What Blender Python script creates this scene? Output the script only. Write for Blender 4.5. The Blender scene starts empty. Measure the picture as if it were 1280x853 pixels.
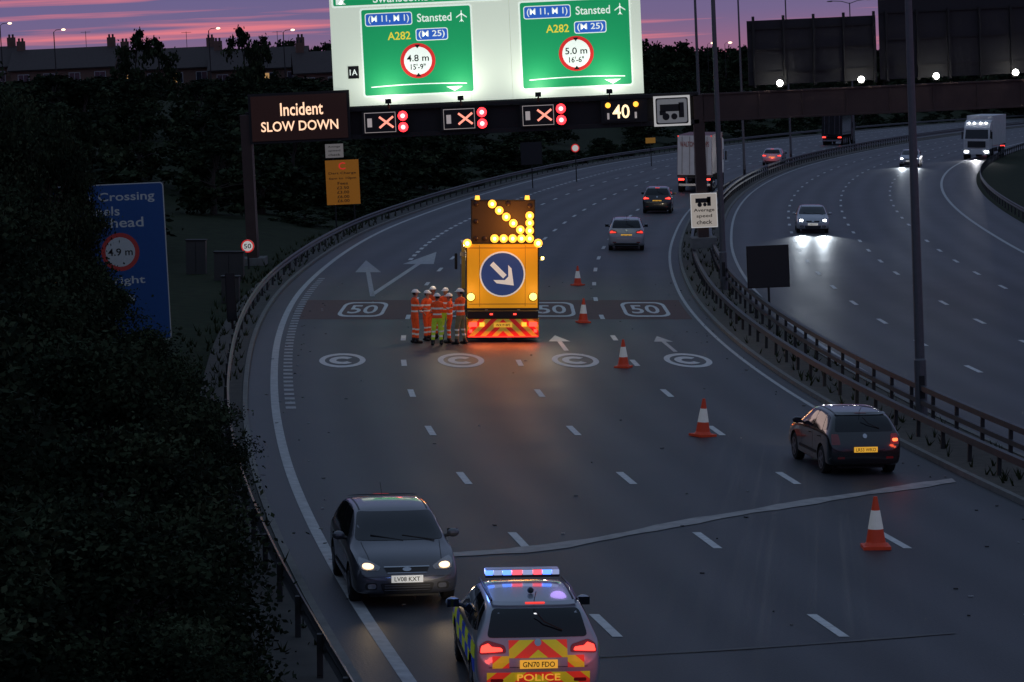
import bpy, bmesh, math, random
from mathutils import Vector, Matrix
from mathutils.bvhtree import BVHTree
random.seed(7)
scene=bpy.context.scene
scene.view_settings.view_transform='Standard'
try: scene.view_settings.look='None'
except: pass
BANK=math.radians(2.6)   # the carriageway is banked: built flat, whole place rolled at the end

# ---------------------------------------------------------------- materials
MC={}
def mat(name,col,rough=.6,metal=0,em=None,es=0,var=.12,scale=8,bump=0,spec=None,coat=0):
    if name in MC: return MC[name]
    m=bpy.data.materials.new(name); m.use_nodes=True
    nt=m.node_tree; b=nt.nodes['Principled BSDF']
    tc=nt.nodes.new('ShaderNodeTexCoord'); n=nt.nodes.new('ShaderNodeTexNoise')
    n.inputs['Scale'].default_value=scale; n.inputs['Detail'].default_value=4
    nt.links.new(tc.outputs['Object'],n.inputs['Vector'])
    mx=nt.nodes.new('ShaderNodeMix'); mx.data_type='RGBA'
    mx.inputs[6].default_value=[max(0,x*(1-var)) for x in col]+[1]
    mx.inputs[7].default_value=[min(1,x*(1+var)) for x in col]+[1]
    nt.links.new(n.outputs['Fac'],mx.inputs[0]); nt.links.new(mx.outputs[2],b.inputs['Base Color'])
    b.inputs['Roughness'].default_value=rough; b.inputs['Metallic'].default_value=metal
    if spec is not None: b.inputs['Specular IOR Level'].default_value=spec
    if coat: b.inputs['Coat Weight'].default_value=coat; b.inputs['Coat Roughness'].default_value=.06
    if em:
        b.inputs['Emission Color'].default_value=list(em)+[1]; b.inputs['Emission Strength'].default_value=es
    try: m.cycles.emission_sampling='NONE'
    except: pass
    if bump:
        bp=nt.nodes.new('ShaderNodeBump'); bp.inputs['Strength'].default_value=bump
        nt.links.new(n.outputs['Fac'],bp.inputs['Height']); nt.links.new(bp.outputs['Normal'],b.inputs['Normal'])
    MC[name]=m; return m

def asphalt(name,base,lane0,lanew):
    m=bpy.data.materials.new(name); m.use_nodes=True; nt=m.node_tree; b=nt.nodes['Principled BSDF']; L=nt.links.new
    uv=nt.nodes.new('ShaderNodeUVMap'); sep=nt.nodes.new('ShaderNodeSeparateXYZ'); L(uv.outputs[0],sep.inputs[0])
    def math_(op,a,bb=None,c=None):
        n=nt.nodes.new('ShaderNodeMath'); n.operation=op
        for i,x in enumerate((a,bb,c)):
            if x is None: continue
            if isinstance(x,(int,float)): n.inputs[i].default_value=x
            else: L(x,n.inputs[i])
        return n.outputs[0]
    ph=math_('MULTIPLY',math_('SUBTRACT',sep.outputs[0],lane0),4*math.pi/lanew)
    tr=math_('COSINE',ph)
    def noise(sx,sy,sc,det=4):
        mp=nt.nodes.new('ShaderNodeMapping'); mp.inputs['Scale'].default_value=(sx,sy,1); L(uv.outputs[0],mp.inputs[0])
        n=nt.nodes.new('ShaderNodeTexNoise'); n.inputs['Scale'].default_value=sc; n.inputs['Detail'].default_value=det
        L(mp.outputs[0],n.inputs['Vector']); return n.outputs['Fac']
    big=noise(1,.12,.35,2); streak=noise(1.2,.05,1.0,1); fine=noise(1,1,22,6); patchy=noise(.5,.3,1,5)
    v=math_('MULTIPLY_ADD',tr,-.07,1.0)
    v=math_('MULTIPLY',v,math_('MULTIPLY_ADD',big,.7,.65))
    v=math_('MULTIPLY',v,math_('MULTIPLY_ADD',streak,.35,.82))
    v=math_('MULTIPLY',v,math_('MULTIPLY_ADD',fine,.8,.6))
    v=math_('MULTIPLY',v,math_('MULTIPLY_ADD',patchy,.8,.6))
    mul=nt.nodes.new('ShaderNodeVectorMath'); mul.operation='SCALE'; mul.inputs[0].default_value=base; L(v,mul.inputs['Scale'])
    L(mul.outputs[0],b.inputs['Base Color'])
    r=math_('MULTIPLY_ADD',patchy,.12,math_('MULTIPLY_ADD',tr,.015,.46)); L(r,b.inputs['Roughness'])
    b.inputs['Specular IOR Level'].default_value=.32
    bp=nt.nodes.new('ShaderNodeBump'); bp.inputs['Strength'].default_value=.3; bp.inputs['Distance'].default_value=.02
    L(fine,bp.inputs['Height']); L(bp.outputs[0],b.inputs['Normal'])
    return m

# ---------------------------------------------------------------- mesh builder
class MB:
    def __init__(s): s.v=[];s.f=[];s.m=[];s.mats=[]
    def mi(s,m):
        if m not in s.mats: s.mats.append(m)
        return s.mats.index(m)
    def face(s,pts,m):
        i=len(s.v); s.v+= [tuple(p) for p in pts]; s.f.append(tuple(range(i,i+len(pts)))); s.m.append(s.mi(m))
    def box(s,c,d,m,rz=0,M=None):
        i=len(s.v); R=M if M else Matrix.Rotation(rz,3,'Z')
        for x in(-.5,.5):
            for y in(-.5,.5):
                for z in(-.5,.5):
                    s.v.append(tuple(Vector(c)+R@Vector((x*d[0],y*d[1],z*d[2]))))
        for f in((0,1,3,2),(4,6,7,5),(0,4,5,1),(2,3,7,6),(0,2,6,4),(1,5,7,3)):
            s.f.append(tuple(i+k for k in f)); s.m.append(s.mi(m))
    def tube(s,pts,rad,m,n=10,cap=True,el=1):
        pts=[Vector(p) for p in pts]
        if not isinstance(rad,(list,tuple)): rad=[rad]*len(pts)
        base=len(s.v)
        for k,p in enumerate(pts):
            d=(pts[min(k+1,len(pts)-1)]-pts[max(k-1,0)]).normalized()
            a=d.cross(Vector((0,0,1)))
            if a.length<.05: a=d.cross(Vector((0,1,0)))
            a.normalize(); b=d.cross(a)
            for j in range(n):
                t=2*math.pi*j/n
                s.v.append(tuple(p+(a*math.cos(t)+b*math.sin(t)*el)*rad[k]))
        for k in range(len(pts)-1):
            for j in range(n):
                j2=(j+1)%n
                s.f.append((base+k*n+j,base+k*n+j2,base+(k+1)*n+j2,base+(k+1)*n+j)); s.m.append(s.mi(m))
        if cap:
            s.f.append(tuple(base+j for j in range(n))[::-1]); s.m.append(s.mi(m))
            q=base+(len(pts)-1)*n; s.f.append(tuple(q+j for j in range(n))); s.m.append(s.mi(m))
    def ball(s,c,r,m,n=10,k=6,sc=(1,1,1),half=False):
        base=len(s.v); c=Vector(c); lo=0 if half else -90
        for i in range(k+1):
            el=math.radians(lo+(90-lo)*i/k)
            for j in range(n):
                t=2*math.pi*j/n
                s.v.append((c.x+r*sc[0]*math.cos(el)*math.cos(t),c.y+r*sc[1]*math.cos(el)*math.sin(t),c.z+r*sc[2]*math.sin(el)))
        for i in range(k):
            for j in range(n):
                j2=(j+1)%n
                s.f.append((base+i*n+j,base+i*n+j2,base+(i+1)*n+j2,base+(i+1)*n+j)); s.m.append(s.mi(m))
    def obj(s,name,parent=None,smooth=False,bevel=0,loc=None,rz=0):
        me=bpy.data.meshes.new(name); me.from_pydata(s.v,[],s.f)
        for m in s.mats: me.materials.append(m)
        me.polygons.foreach_set('material_index',s.m)
        if smooth: me.polygons.foreach_set('use_smooth',[True]*len(s.f))
        me.update()
        o=bpy.data.objects.new(name,me); scene.collection.objects.link(o)
        if bevel:
            b=o.modifiers.new('b','BEVEL'); b.width=bevel; b.segments=2; b.limit_method='ANGLE'
        if loc: o.location=loc
        o.rotation_euler.z=rz
        if parent: o.parent=parent
        return o
def empty(name,loc=(0,0,0),rz=0,parent=None,upright=False):
    o=bpy.data.objects.new(name,None); scene.collection.objects.link(o); o.location=loc
    o.rotation_euler=(0,-BANK if upright else 0,rz)
    if parent:o.parent=parent
    o.empty_display_size=.1
    return o
TC={}
def textdata(t):
    if t in TC: return TC[t]
    cu=bpy.data.curves.new('t','FONT'); cu.body=t; cu.align_x='CENTER'; cu.align_y='CENTER'; cu.resolution_u=3; cu.size=1
    cu.offset=.012
    o=bpy.data.objects.new('t',cu); scene.collection.objects.link(o)
    dg=bpy.context.evaluated_depsgraph_get(); me=o.evaluated_get(dg).to_mesh()
    vs=[tuple(v.co) for v in me.vertices]; fs=[tuple(p.vertices) for p in me.polygons]
    xs=[v[0] for v in vs]; ys=[v[1] for v in vs]; cx=(min(xs)+max(xs))/2; cy=(min(ys)+max(ys))/2
    vs=[(v[0]-cx,v[1]-cy) for v in vs]
    TC[t]=(vs,fs,max(xs)-min(xs),max(ys)-min(ys)); bpy.data.objects.remove(o); bpy.data.curves.remove(cu)
    return TC[t]
def text(mb,t,fn,h,m,w=None):
    vs,fs,tw,th=textdata(t); sy=h/th; sx=(w/tw) if w else sy
    b=len(mb.v); mb.v+= [tuple(fn(x*sx,y*sy)) for x,y in vs]
    k=mb.mi(m)
    for f in fs: mb.f.append(tuple(b+i for i in f)); mb.m.append(k)
def xz(cx,cz,y): return lambda a,b:(cx+a,y,cz+b)
def disc(mb,cx,cz,y,r,m,n=28,r2=0):
    P=lambda R,i:(cx+R*math.cos(2*math.pi*i/n),y,cz+R*math.sin(2*math.pi*i/n))
    if r2:
        for i in range(n): mb.face([P(r2,i),P(r,i),P(r,i+1),P(r2,i+1)],m)
    else: mb.face([P(r,i) for i in range(n)],m)
def rrect(x0,z0,x1,z1,r,n=4):
    out=[]
    for cx,cz,a in((x1-r,z1-r,0),(x0+r,z1-r,90),(x0+r,z0+r,180),(x1-r,z0+r,270)):
        for i in range(n+1):
            t=math.radians(a+90*i/n); out.append((cx+r*math.cos(t),cz+r*math.sin(t)))
    return out
def rpoly(pts,r,n=3):
    out=[];N=len(pts)
    for i in range(N):
        p=Vector(pts[i]);a=(Vector(pts[i-1])-p);b=(Vector(pts[(i+1)%N])-p)
        ra=min(r,a.length*.45);rb=min(r,b.length*.45)
        A=p+a.normalized()*ra;B=p+b.normalized()*rb
        for k in range(n+1):
            t=k/n; q=A*(1-t)**2+p*2*t*(1-t)+B*t*t; out.append((q.x,q.y))
    return out

# ---------------------------------------------------------------- road alignment
def spline(P):
    xs=[p[0] for p in P]; ys=[p[1] for p in P]; n=len(P)
    m=[]
    for i in range(n):
        if i==0: m.append((ys[1]-ys[0])/(xs[1]-xs[0]))
        elif i==n-1: m.append((ys[-1]-ys[-2])/(xs[-1]-xs[-2]))
        else:
            h0=xs[i]-xs[i-1];h1=xs[i+1]-xs[i];d0=(ys[i]-ys[i-1])/h0;d1=(ys[i+1]-ys[i])/h1
            m.append((d0*h1+d1*h0)/(h0+h1))
    def f(t):
        if t<=xs[0]: return ys[0]+m[0]*(t-xs[0])
        if t>=xs[-1]: return ys[-1]+m[-1]*(t-xs[-1])
        i=0
        while xs[i+1]<t:i+=1
        h=xs[i+1]-xs[i];s=(t-xs[i])/h
        return (2*s**3-3*s*s+1)*ys[i]+(s**3-2*s*s+s)*h*m[i]+(-2*s**3+3*s*s)*ys[i+1]+(s**3-s*s)*h*m[i+1]
    return f
L1=spline([(-40,22.5),(0,11.4),(25,5.75),(47.9,1.54),(56.8,.15),(65.3,-1.02),(74.9,-2.1),(84.1,-2.9),(93.3,-3.45),(114.2,-3.93),(133.5,-3.55),(150,-2.8),(171.6,-1.3),(200,1.2),(230,4.6),(259,8.7),(290,14),(321,20.3),(364,30.3),(441,50.5),(571,92),(700,143),(900,230)])
L0=spline([(-40,18.7),(0,7.6),(25,1.95),(43.8,-1.61),(50.3,-2.72),(57.3,-3.8),(65.8,-4.95),(76.5,-6.13),(88.8,-7.21),(102.5,-8.15),(121.3,-8.88),(142,-8.85),(171.6,-7.7),(200.7,-5.2),(245,0),(307,10),(364,22.7),(441,43),(571,84.5),(700,135.5),(900,222.5)])
def off(c): return lambda y:L1(y)+c
L2,L3,L4=off(3.66),off(7.3),off(10.85)
OE,OA,OB,OC,OD=off(14.1),off(17.6),off(21.2),off(24.9),off(29.1)
def slope(f,y): return (f(y+1)-f(y-1))/2
def sstep(t): t=max(0,min(1,t)); return t*t*(3-2*t)
def gz(X,Y):
    d=(L0(Y)-2.2)-X
    if d>0:
        n=math.sin(X*.31+Y*.07)*.25+math.sin(X*.11-Y*.13)*.35
        return -.04+6.5*sstep(d/42)+n*sstep(d/8)
    d=X-(L1(Y)+34)
    if d>0: return -.04+5*sstep(d/50)
    return -.04
def steps(y0,y1):
    out=[y0];y=y0
    while y<y1:
        y+= 2 if y<250 else (5 if y<600 else 25)
        out.append(min(y,y1))
    return out
def strip(mb,fa,fb,y0,y1,z,m):
    ys=steps(y0,y1)
    for a,b in zip(ys[:-1],ys[1:]):
        mb.face([(fa(a),a,z),(fb(a),a,z),(fb(b),b,z),(fa(b),b,z)],m)
def road(name,fa,fb,z,m,ref,y0=-40,y1=900):
    mb=MB(); strip(mb,fa,fb,y0,y1,z,m); o=mb.obj(name)
    uvl=o.data.uv_layers.new(name='UVMap')
    for lp in o.data.loops:
        co=o.data.vertices[lp.vertex_index].co; uvl.data[lp.index].uv=(co.x-ref(co.y),co.y)
    return o
M_grass=mat('rough_grass',(.022,.029,.014),.95,var=.6,scale=1.5,bump=.6,spec=.1)
mb=MB(); offs=[-900,-400,-200,-120,-80,-60,-50,-42,-36,-30,-25,-20,-16,-13,-10,-8,-6,-5,-4,-3,-2.2,0,10,20,30,36.5,38,41,45,50,55,62,70,80,95,120,200,400,900]
ys=[-60,-40,-20]+[y for y in range(-10,300,5)]+[y for y in range(300,620,20)]+[650,700,800,950,1200,1600,2200,3000]
nv=len(offs)
for y in ys:
    for o_ in offs:
        X=L0(min(y,900))+o_; mb.v.append((X,y,gz(X,min(y,900))))
k=mb.mi(M_grass)
for i in range(len(ys)-1):
    for j in range(nv-1):
        mb.f.append((i*nv+j,i*nv+j+1,(i+1)*nv+j+1,(i+1)*nv+j)); mb.m.append(k)
mb.obj('ground',smooth=True)
A1=asphalt('asphalt_main',(.047,.049,.054),0,3.65); A2=asphalt('asphalt_opposite',(.047,.049,.054),14.1,3.7)
road('road',lambda y:L0(y)-.75,lambda y:L4(y)+.45,0,A1,L1)
road('road',lambda y:OE(y)-.5,lambda y:OD(y)+3.0,0,A2,L1)
M_red=mat('red_surfacing',(.080,.028,.024),.7,var=.45,scale=3,bump=.2)
mb=MB(); strip(mb,lambda y:L0(y)+.5,lambda y:L4(y)-.2,109.5,119,.004,M_red); mb.obj('red_road_surfacing')
M_med=mat('median_gravel',(.085,.075,.06),.95,var=.6,scale=5,bump=.5); M_kerb=mat('kerb_concrete',(.17,.165,.15),.85,var=.4,scale=3)
def kstrip(name,fa,fb,y0,y1,h,mt,ms):
    mb=MB(); strip(mb,fa,fb,y0,y1,h,mt)
    ys=steps(y0,y1)
    for a,b in zip(ys[:-1],ys[1:]):
        for f in(fa,fb): mb.face([(f(a),a,-.05),(f(b),b,-.05),(f(b),b,h),(f(a),a,h)],ms)
    return mb.obj(name)
kstrip('median',lambda y:L4(y)+.6,lambda y:OE(y)-.65,-40,900,.09,M_med,M_med)
kstrip('kerb',lambda y:L4(y)+.45,lambda y:L4(y)+.59,-40,900,.12,M_kerb,M_kerb)
kstrip('kerb',lambda y:OE(y)-.64,lambda y:OE(y)-.5,-40,900,.12,M_kerb,M_kerb)
kstrip('kerb',lambda y:L0(y)-.9,lambda y:L0(y)-.76,-40,900,.12,M_kerb,M_kerb)
kstrip('verge_path',lambda y:L0(y)-2.1,lambda y:L0(y)-.91,-40,900,.10,mat('verge_concrete',(.055,.052,.045),.9,var=.5,scale=2),M_kerb)
# weeds and grass tufts on the reserve and kerb edges
tuft=MB(); rq=random.Random(9); TG=mat('weed_tuft',(.035,.045,.02),.9,var=.5,spec=.05)
for i in range(900):
    y=rq.uniform(44,190)
    x=rq.choice([L4(y)+rq.uniform(.7,2.6),L0(y)-rq.uniform(.95,2.4),L0(y)-rq.uniform(1.6,3.2)])
    for j in range(5):
        a=rq.uniform(0,6.28); h=rq.uniform(.10,.34); w_=.03
        tuft.face([(x+w_*math.cos(a),y+w_*math.sin(a),.08),(x-w_*math.cos(a),y-w_*math.sin(a),.08),(x+rq.uniform(-.15,.15),y+rq.uniform(-.15,.15),.08+h)],TG)
tuft.obj('grass_tufts')

# ---------------------------------------------------------------- markings
W=mat('road_paint',(.58,.58,.56),.6,var=.4,scale=6); Wd=mat('road_paint_worn',(.34,.34,.34),.7,var=.6,scale=5); We=mat('edge_paint',(.42,.42,.41),.7,var=.5,scale=4)
mb=MB()
def solid(f,w,y0,y1,m=W): strip(mb,lambda y:f(y)-w/2,lambda y:f(y)+w/2,y0,y1,.008,m)
def dashes(f,w,y0,y1,per,ln,m=W):
    y=y0
    while y<y1:
        a,b=y-ln/2,y+ln/2
        mb.face([(f(a)-w/2,a,.008),(f(a)+w/2,a,.008),(f(b)+w/2,b,.008),(f(b)-w/2,b,.008)],m); y+=per
solid(L0,.22,-40,900,We); solid(L4,.13,77,900,We)
for f in(L1,L2,L3): dashes(f,.17,47.9-8.95*8,135,8.95,2.0); 
for f in(L1,L2,L3): dashes(f,.17,138,800,8.95,2.6)
dashes(lambda y:L0(y)+3.75,.2,146,900,3.0,1.6)
dashes(lambda y:L0(y)+.42,.28,80,132,1.15,.55,Wd)
solid(OE,.14,-40,900,We); solid(OD,.2,-40,900,We)
for f in(OA,OB,OC): dashes(f,.17,90.7-8.95*12,800,8.95,2.2)
def on(cx,cy,ref=L1,z=.0085):
    s=slope(ref,cy); l=math.hypot(1,s); F=(s/l,1/l)
    return lambda a,b:(cx+a*F[1]+b*F[0],cy-a*F[0]+b*F[1],z)
def annul(fn,pts1,pts2,m):
    n=len(pts1)
    for i in range(n):
        j=(i+1)%n; mb.face([fn(*pts1[i]),fn(*pts1[j]),fn(*pts2[j]),fn(*pts2[i])],m)
for lc in(-1.95,1.83,5.48,9.07):
    cy=93.5; fn=on(L1(cy)+lc,cy)
    el=lambda a,b,n=36:[(a*math.cos(2*math.pi*i/n),b*math.sin(2*math.pi*i/n)) for i in range(n)]
    annul(fn,el(.74,2.35),el(.56,1.72),W)
    for i in range(18):
        t0=math.radians(42+276*i/18);t1=math.radians(42+276*(i+1)/18)
        mb.face([fn(.42*math.cos(t0),1.25*math.sin(t0)),fn(.42*math.cos(t1),1.25*math.sin(t1)),fn(.20*math.cos(t1),.55*math.sin(t1)),fn(.20*math.cos(t0),.55*math.sin(t0))],W)
for lc in(-1.85,1.83,5.48,9.1):
    cy=114.2; fn=on(L1(cy)+lc,cy,z=.012)
    o1=[(a,b*4) for a,b in rrect(-.88,-.9,.88,.9,.4)]; o2=[(a,b*4) for a,b in rrect(-.74,-.76,.74,.76,.33)]
    annul(fn,o1,o2,W); text(mb,'50',fn,4.1,W,w=1.1)
def arrow(p0,p1,w,hw,hl,m=W):
    a=Vector(p0);b=Vector(p1);d=(b-a).normalized(); z=.009
    c=b-d*hl; P=lambda q:(q.x,q.y,z); X=Vector((1,0))
    mb.face([P(a-X*w/2),P(a+X*w/2),P(c+X*w/2),P(c-X*w/2)],m)
    mb.face([P(c-X*hw/2),P(c+X*hw/2),P(b)],m)
arrow((-5.75,121),(-7.2,145),.20,1.2,9,Wd); arrow((-5.8,122),(-3.9,152),.24,1.5,10,We)
arrow((1.80,96.8),(1.50,102.6),.16,.75,2.4); arrow((5.38,96.4),(5.05,102.3),.14,.65,2.2,We)
mb.obj('lane_markings')
M_j=mat('joint_sealant',(.32,.30,.28),.6,var=.6,scale=3)
def seam(name,P,w,m):
    f=spline(P); mb=MB(); x=P[0][0]
    while x<P[-1][0]:
        b=min(x+.3,P[-1][0]); g=lambda x:w*(1+.25*math.sin(x*2.3)+.12*math.sin(x*7.1))
        mb.face([(x,f(x)-g(x)/2,.0135),(b,f(b)-g(b)/2,.0135),(b,f(b)+g(b)/2,.0135),(x,f(x)+g(x)/2,.0135)],m); x=b
    return mb.obj(name)
seam('carriageway_joint',[(-1.3,55.0),(0.6,55.9),(3.5,59.1),(6.5,62.2),(9.9,65.4)],.65,M_j)
seam('carriageway_joint',[(1.3,45.2),(4,46.0),(7.2,47.2)],.10,mat('seam_faint',(.10,.098,.095),.7))

# ---------------------------------------------------------------- barriers
M_gal=mat('galvanised_rail',(.075,.075,.08),.5,metal=.6,var=.4,scale=3); M_post=mat('barrier_post',(.035,.035,.035),.6,metal=.3)
def barrier(name,f,y0,y1,prof,posts,ph):
    mb=MB(); ys=steps(y0,y1)
    for P in prof:
        for a,b in zip(ys[:-1],ys[1:]):
            for(p,q) in zip(P[:-1],P[1:]):
                mb.face([(f(a)+p[0],a,p[1]),(f(b)+p[0],b,p[1]),(f(b)+q[0],b,q[1]),(f(a)+q[0],a,q[1])],M_gal)
    y=y0
    while y<min(y1,420):
        mb.box((f(y),y,ph/2),(.09,.12,ph),M_post); y+=posts
    return mb.obj(name)
wb=[(-.03,.48),(-.09,.53),(-.09,.58),(-.04,.63),(-.09,.68),(-.09,.74),(-.03,.79)]
wbr=[(-a,b) for a,b in wb]
bx=lambda z0,z1:[(-.07,z0),(.07,z0),(.07,z1),(-.07,z1),(-.07,z0)]
barrier('crash_barrier',lambda y:L0(y)-1.35,-40,800,[wbr],3.2,.76)
barrier('crash_barrier',lambda y:L4(y)+1.15,-40,800,[bx(.52,.68)],2.4,.62)
barrier('crash_barrier',lambda y:OE(y)-1.15,-40,800,[bx(.50,.62),bx(.86,1.0)],2.4,1.0)
barrier('crash_barrier',lambda y:OD(y)+3.4,-40,800,[wb],3.2,.76)

# ---------------------------------------------------------------- lamps helper
def light(kind,loc,energy,col,parent=None,size=.1,rot=None,spot=60,blend=.6,name='light',sz2=None):
    l=bpy.data.lights.new(name,kind); l.energy=energy; l.color=col
    if kind=='SPOT': l.spot_size=math.radians(spot); l.spot_blend=blend; l.shadow_soft_size=size
    elif kind=='AREA': l.shape='RECTANGLE'; l.size=size; l.size_y=sz2 or size
    else: l.shadow_soft_size=size
    o=bpy.data.objects.new(name,l); scene.collection.objects.link(o); o.location=loc
    if rot is not None: o.rotation_euler=rot
    if parent:o.parent=parent
    return o
def aim(v): return Vector(v).to_track_quat('-Z','Y').to_euler()

# ---------------------------------------------------------------- cars
GL=mat('car_glass',(.008,.010,.013),.05,var=.05,spec=.5); BLK=mat('black_plastic',(.012,.012,.013),.5); TY=mat('tyre_rubber',(.010,.010,.010),.85)
RIM=mat('alloy_wheel',(.25,.25,.27),.35,metal=.8); CH=mat('chrome',(.5,.5,.52),.15,metal=1)
RED=mat('tail_lamp_red',(.22,.008,.008),.25,coat=1); REDL=mat('tail_lamp_lit',(.6,.02,.02),.3,em=(1,.045,.03),es=3.2)
REDM=mat('tail_lamp_dim',(.6,.02,.02),.3,em=(1,.05,.03),es=1.1)
HL=mat('headlamp_lit',(.9,.8,.6),.2,em=(1,.66,.36),es=2.2); HLW=mat('headlamp_white',(.9,.9,.9),.2,em=(.9,.95,1),es=30)
HLP=mat('reversing_lens',(.9,.9,.9),.2,em=(.9,.93,1),es=1.2)
LENS=mat('lamp_lens',(.28,.28,.29),.12,metal=.4,coat=1)
PLW=mat('plate_white',(.75,.75,.72),.4,em=(1,.98,.9),es=.35); PLY=mat('plate_yellow',(.8,.5,.04),.4,em=(1,.50,.05),es=.55); INK=mat('plate_ink',(.01,.01,.01),.5)
AMBT=mat('tail_lamp_orange',(.7,.1,.02),.3,em=(1,.16,.05),es=2.5)
def body(st,paint,wheels,wr):
    me=bpy.data.meshes.new('body'); bm=bmesh.new(); rings=[]
    for (y,ws,wm,wbt,zb,wrf,zr,zbt) in st:
        h=[(ws*.55,zbt),(ws,zbt+.02),((ws+wm)/2+.01,zbt+.10),(wm,zbt+.5*(zb-zbt)),(wm-.005,zb-.10),(wbt,zb),(wrf+ (wbt-wrf)*.05,zr-.07),(wrf*.86,zr-.015),(wrf*.45,zr)]
        ring=[bm.verts.new((-x,y,z)) for x,z in reversed(h)]+[bm.verts.new((x,y,z)) for x,z in h]
        rings.append(ring)
    n=len(rings[0])
    for a,b in zip(rings[:-1],rings[1:]):
        for i in range(n): bm.faces.new((a[i],a[(i+1)%n],b[(i+1)%n],b[i]))
    bm.faces.new(rings[0][::-1]); bm.faces.new(rings[-1])
    bmesh.ops.recalc_face_normals(bm,faces=bm.faces)
    cl=bm.edges.layers.float.get('crease_edge') or bm.edges.layers.float.new('crease_edge')
    for a,b in zip(rings[:-1],rings[1:]):
        for i in (3,n-4):
            for e in a[i].link_edges:
                if e.other_vert(a[i]) is b[i]: e[cl]=.55
    bm.to_mesh(me); bm.free()
    me.materials.append(paint); me.materials.append(BLK)
    o=bpy.data.objects.new('body',me); scene.collection.objects.link(o)
    s=o.modifiers.new('s','SUBSURF'); s.levels=2; s.render_levels=2
    cut=MB(); cut.mi(paint); cut.mi(BLK)
    for wy in wheels: 
        for sx in(-1,1): cut.tube([(sx*.62,wy,wr+.01),(sx*1.2,wy,wr+.01)],wr+.055,BLK,n=28)
    c=cut.obj('cut')
    bo=o.modifiers.new('b','BOOLEAN'); bo.operation='DIFFERENCE'; bo.object=c; bo.solver='EXACT'
    dg=bpy.context.evaluated_depsgraph_get(); dg.update()
    nm=bpy.data.meshes.new_from_object(o.evaluated_get(dg))
    bpy.data.objects.remove(o); bpy.data.objects.remove(c)
    nm.polygons.foreach_set('use_smooth',[True]*len(nm.polygons))
    try: nm.set_sharp_from_angle(angle=math.radians(40))
    except: pass
    o=bpy.data.objects.new('body',nm); scene.collection.objects.link(o)
    bm=bmesh.new(); bm.from_mesh(nm); bvh=BVHTree.FromBMesh(bm); bm.free()
    return o,bvh
def patch(mb,bvh,poly,ax,sg,m,offd=.006,step=.07):
    bm=bmesh.new(); vs=[bm.verts.new((a,b,0)) for a,b in poly]; bm.faces.new(vs)
    for k in(0,1):
        lo=min(p[k] for p in poly);hi=max(p[k] for p in poly); t=lo+step
        while t<hi-.005:
            g=bm.verts[:]+bm.edges[:]+bm.faces[:]; co=[0,0,0];co[k]=t;no=[0,0,0];no[k]=1
            bmesh.ops.bisect_plane(bm,geom=g,plane_co=co,plane_no=no); t+=step
    bm.verts.index_update(); base=len(mb.v)
    for v in bm.verts:
        a,b=v.co.x,v.co.y
        if ax=='y': o=Vector((a,sg*20,b)); d=Vector((0,-sg,0))
        elif ax=='x': o=Vector((sg*20,a,b)); d=Vector((-sg,0,0))
        else: o=Vector((a,b,20)); d=Vector((0,0,-1))
        h=bvh.ray_cast(o,d)
        if h[0] is None:
            q=Vector((a,2+sg*2.2,b)) if ax=='y' else (Vector((sg*.9,a,b)) if ax=='x' else Vector((a,b,1.4)))
            h=bvh.find_nearest(q); p=h[0]-d*offd
        else: p=h[0]+h[1]*offd*(1 if h[1].dot(d)<0 else -1)
        mb.v.append(tuple(p))
    k=mb.mi(m)
    for f in bm.faces: mb.f.append(tuple(base+v.index for v in f.verts)); mb.m.append(k)
    bm.free()
def hatch_st(L=4.3,w=.9,H=1.48,estate=False):
    k=w/.9; h=H/1.48; z=lambda v:v*h
    T=[(0.00,.68,.76,.72,.60,.64,.64,.34),(0.05,.78,.86,.83,.74,.76,.82,.25),(0.14,.82,.89,.86,.92,.79,1.00,.22),
       (.24,.84,.895,.865,.96,.76,1.18,.20),(0.46 if not estate else .38,.85,.90,.87,.97,.71,1.39,.20),(0.75,.85,.90,.875,.97,.70,1.45,.18),(1.5,.85,.90,.875,.965,.70,1.485,.18),
       (2.05,.85,.9,.875,.955,.69,1.48,.18),(2.45,.85,.9,.87,.945,.68,1.43,.18),(2.95,.85,.9,.87,.935,.75,1.19,.18),(3.36,.85,.90,.86,.91,.79,.985,.19),(3.75,.84,.895,.84,.86,.74,.92,.20),
       (4.05,.83,.88,.81,.77,.70,.83,.21),(4.22,.78,.84,.77,.66,.66,.70,.23),(4.30,.68,.74,.68,.52,.58,.55,.27)]
    q=L/4.3
    return [(t[0]*q,t[1]*k,t[2]*k,t[3]*k,z(t[4]),t[5]*k,z(t[6]),t[7]) for t in T]
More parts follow.
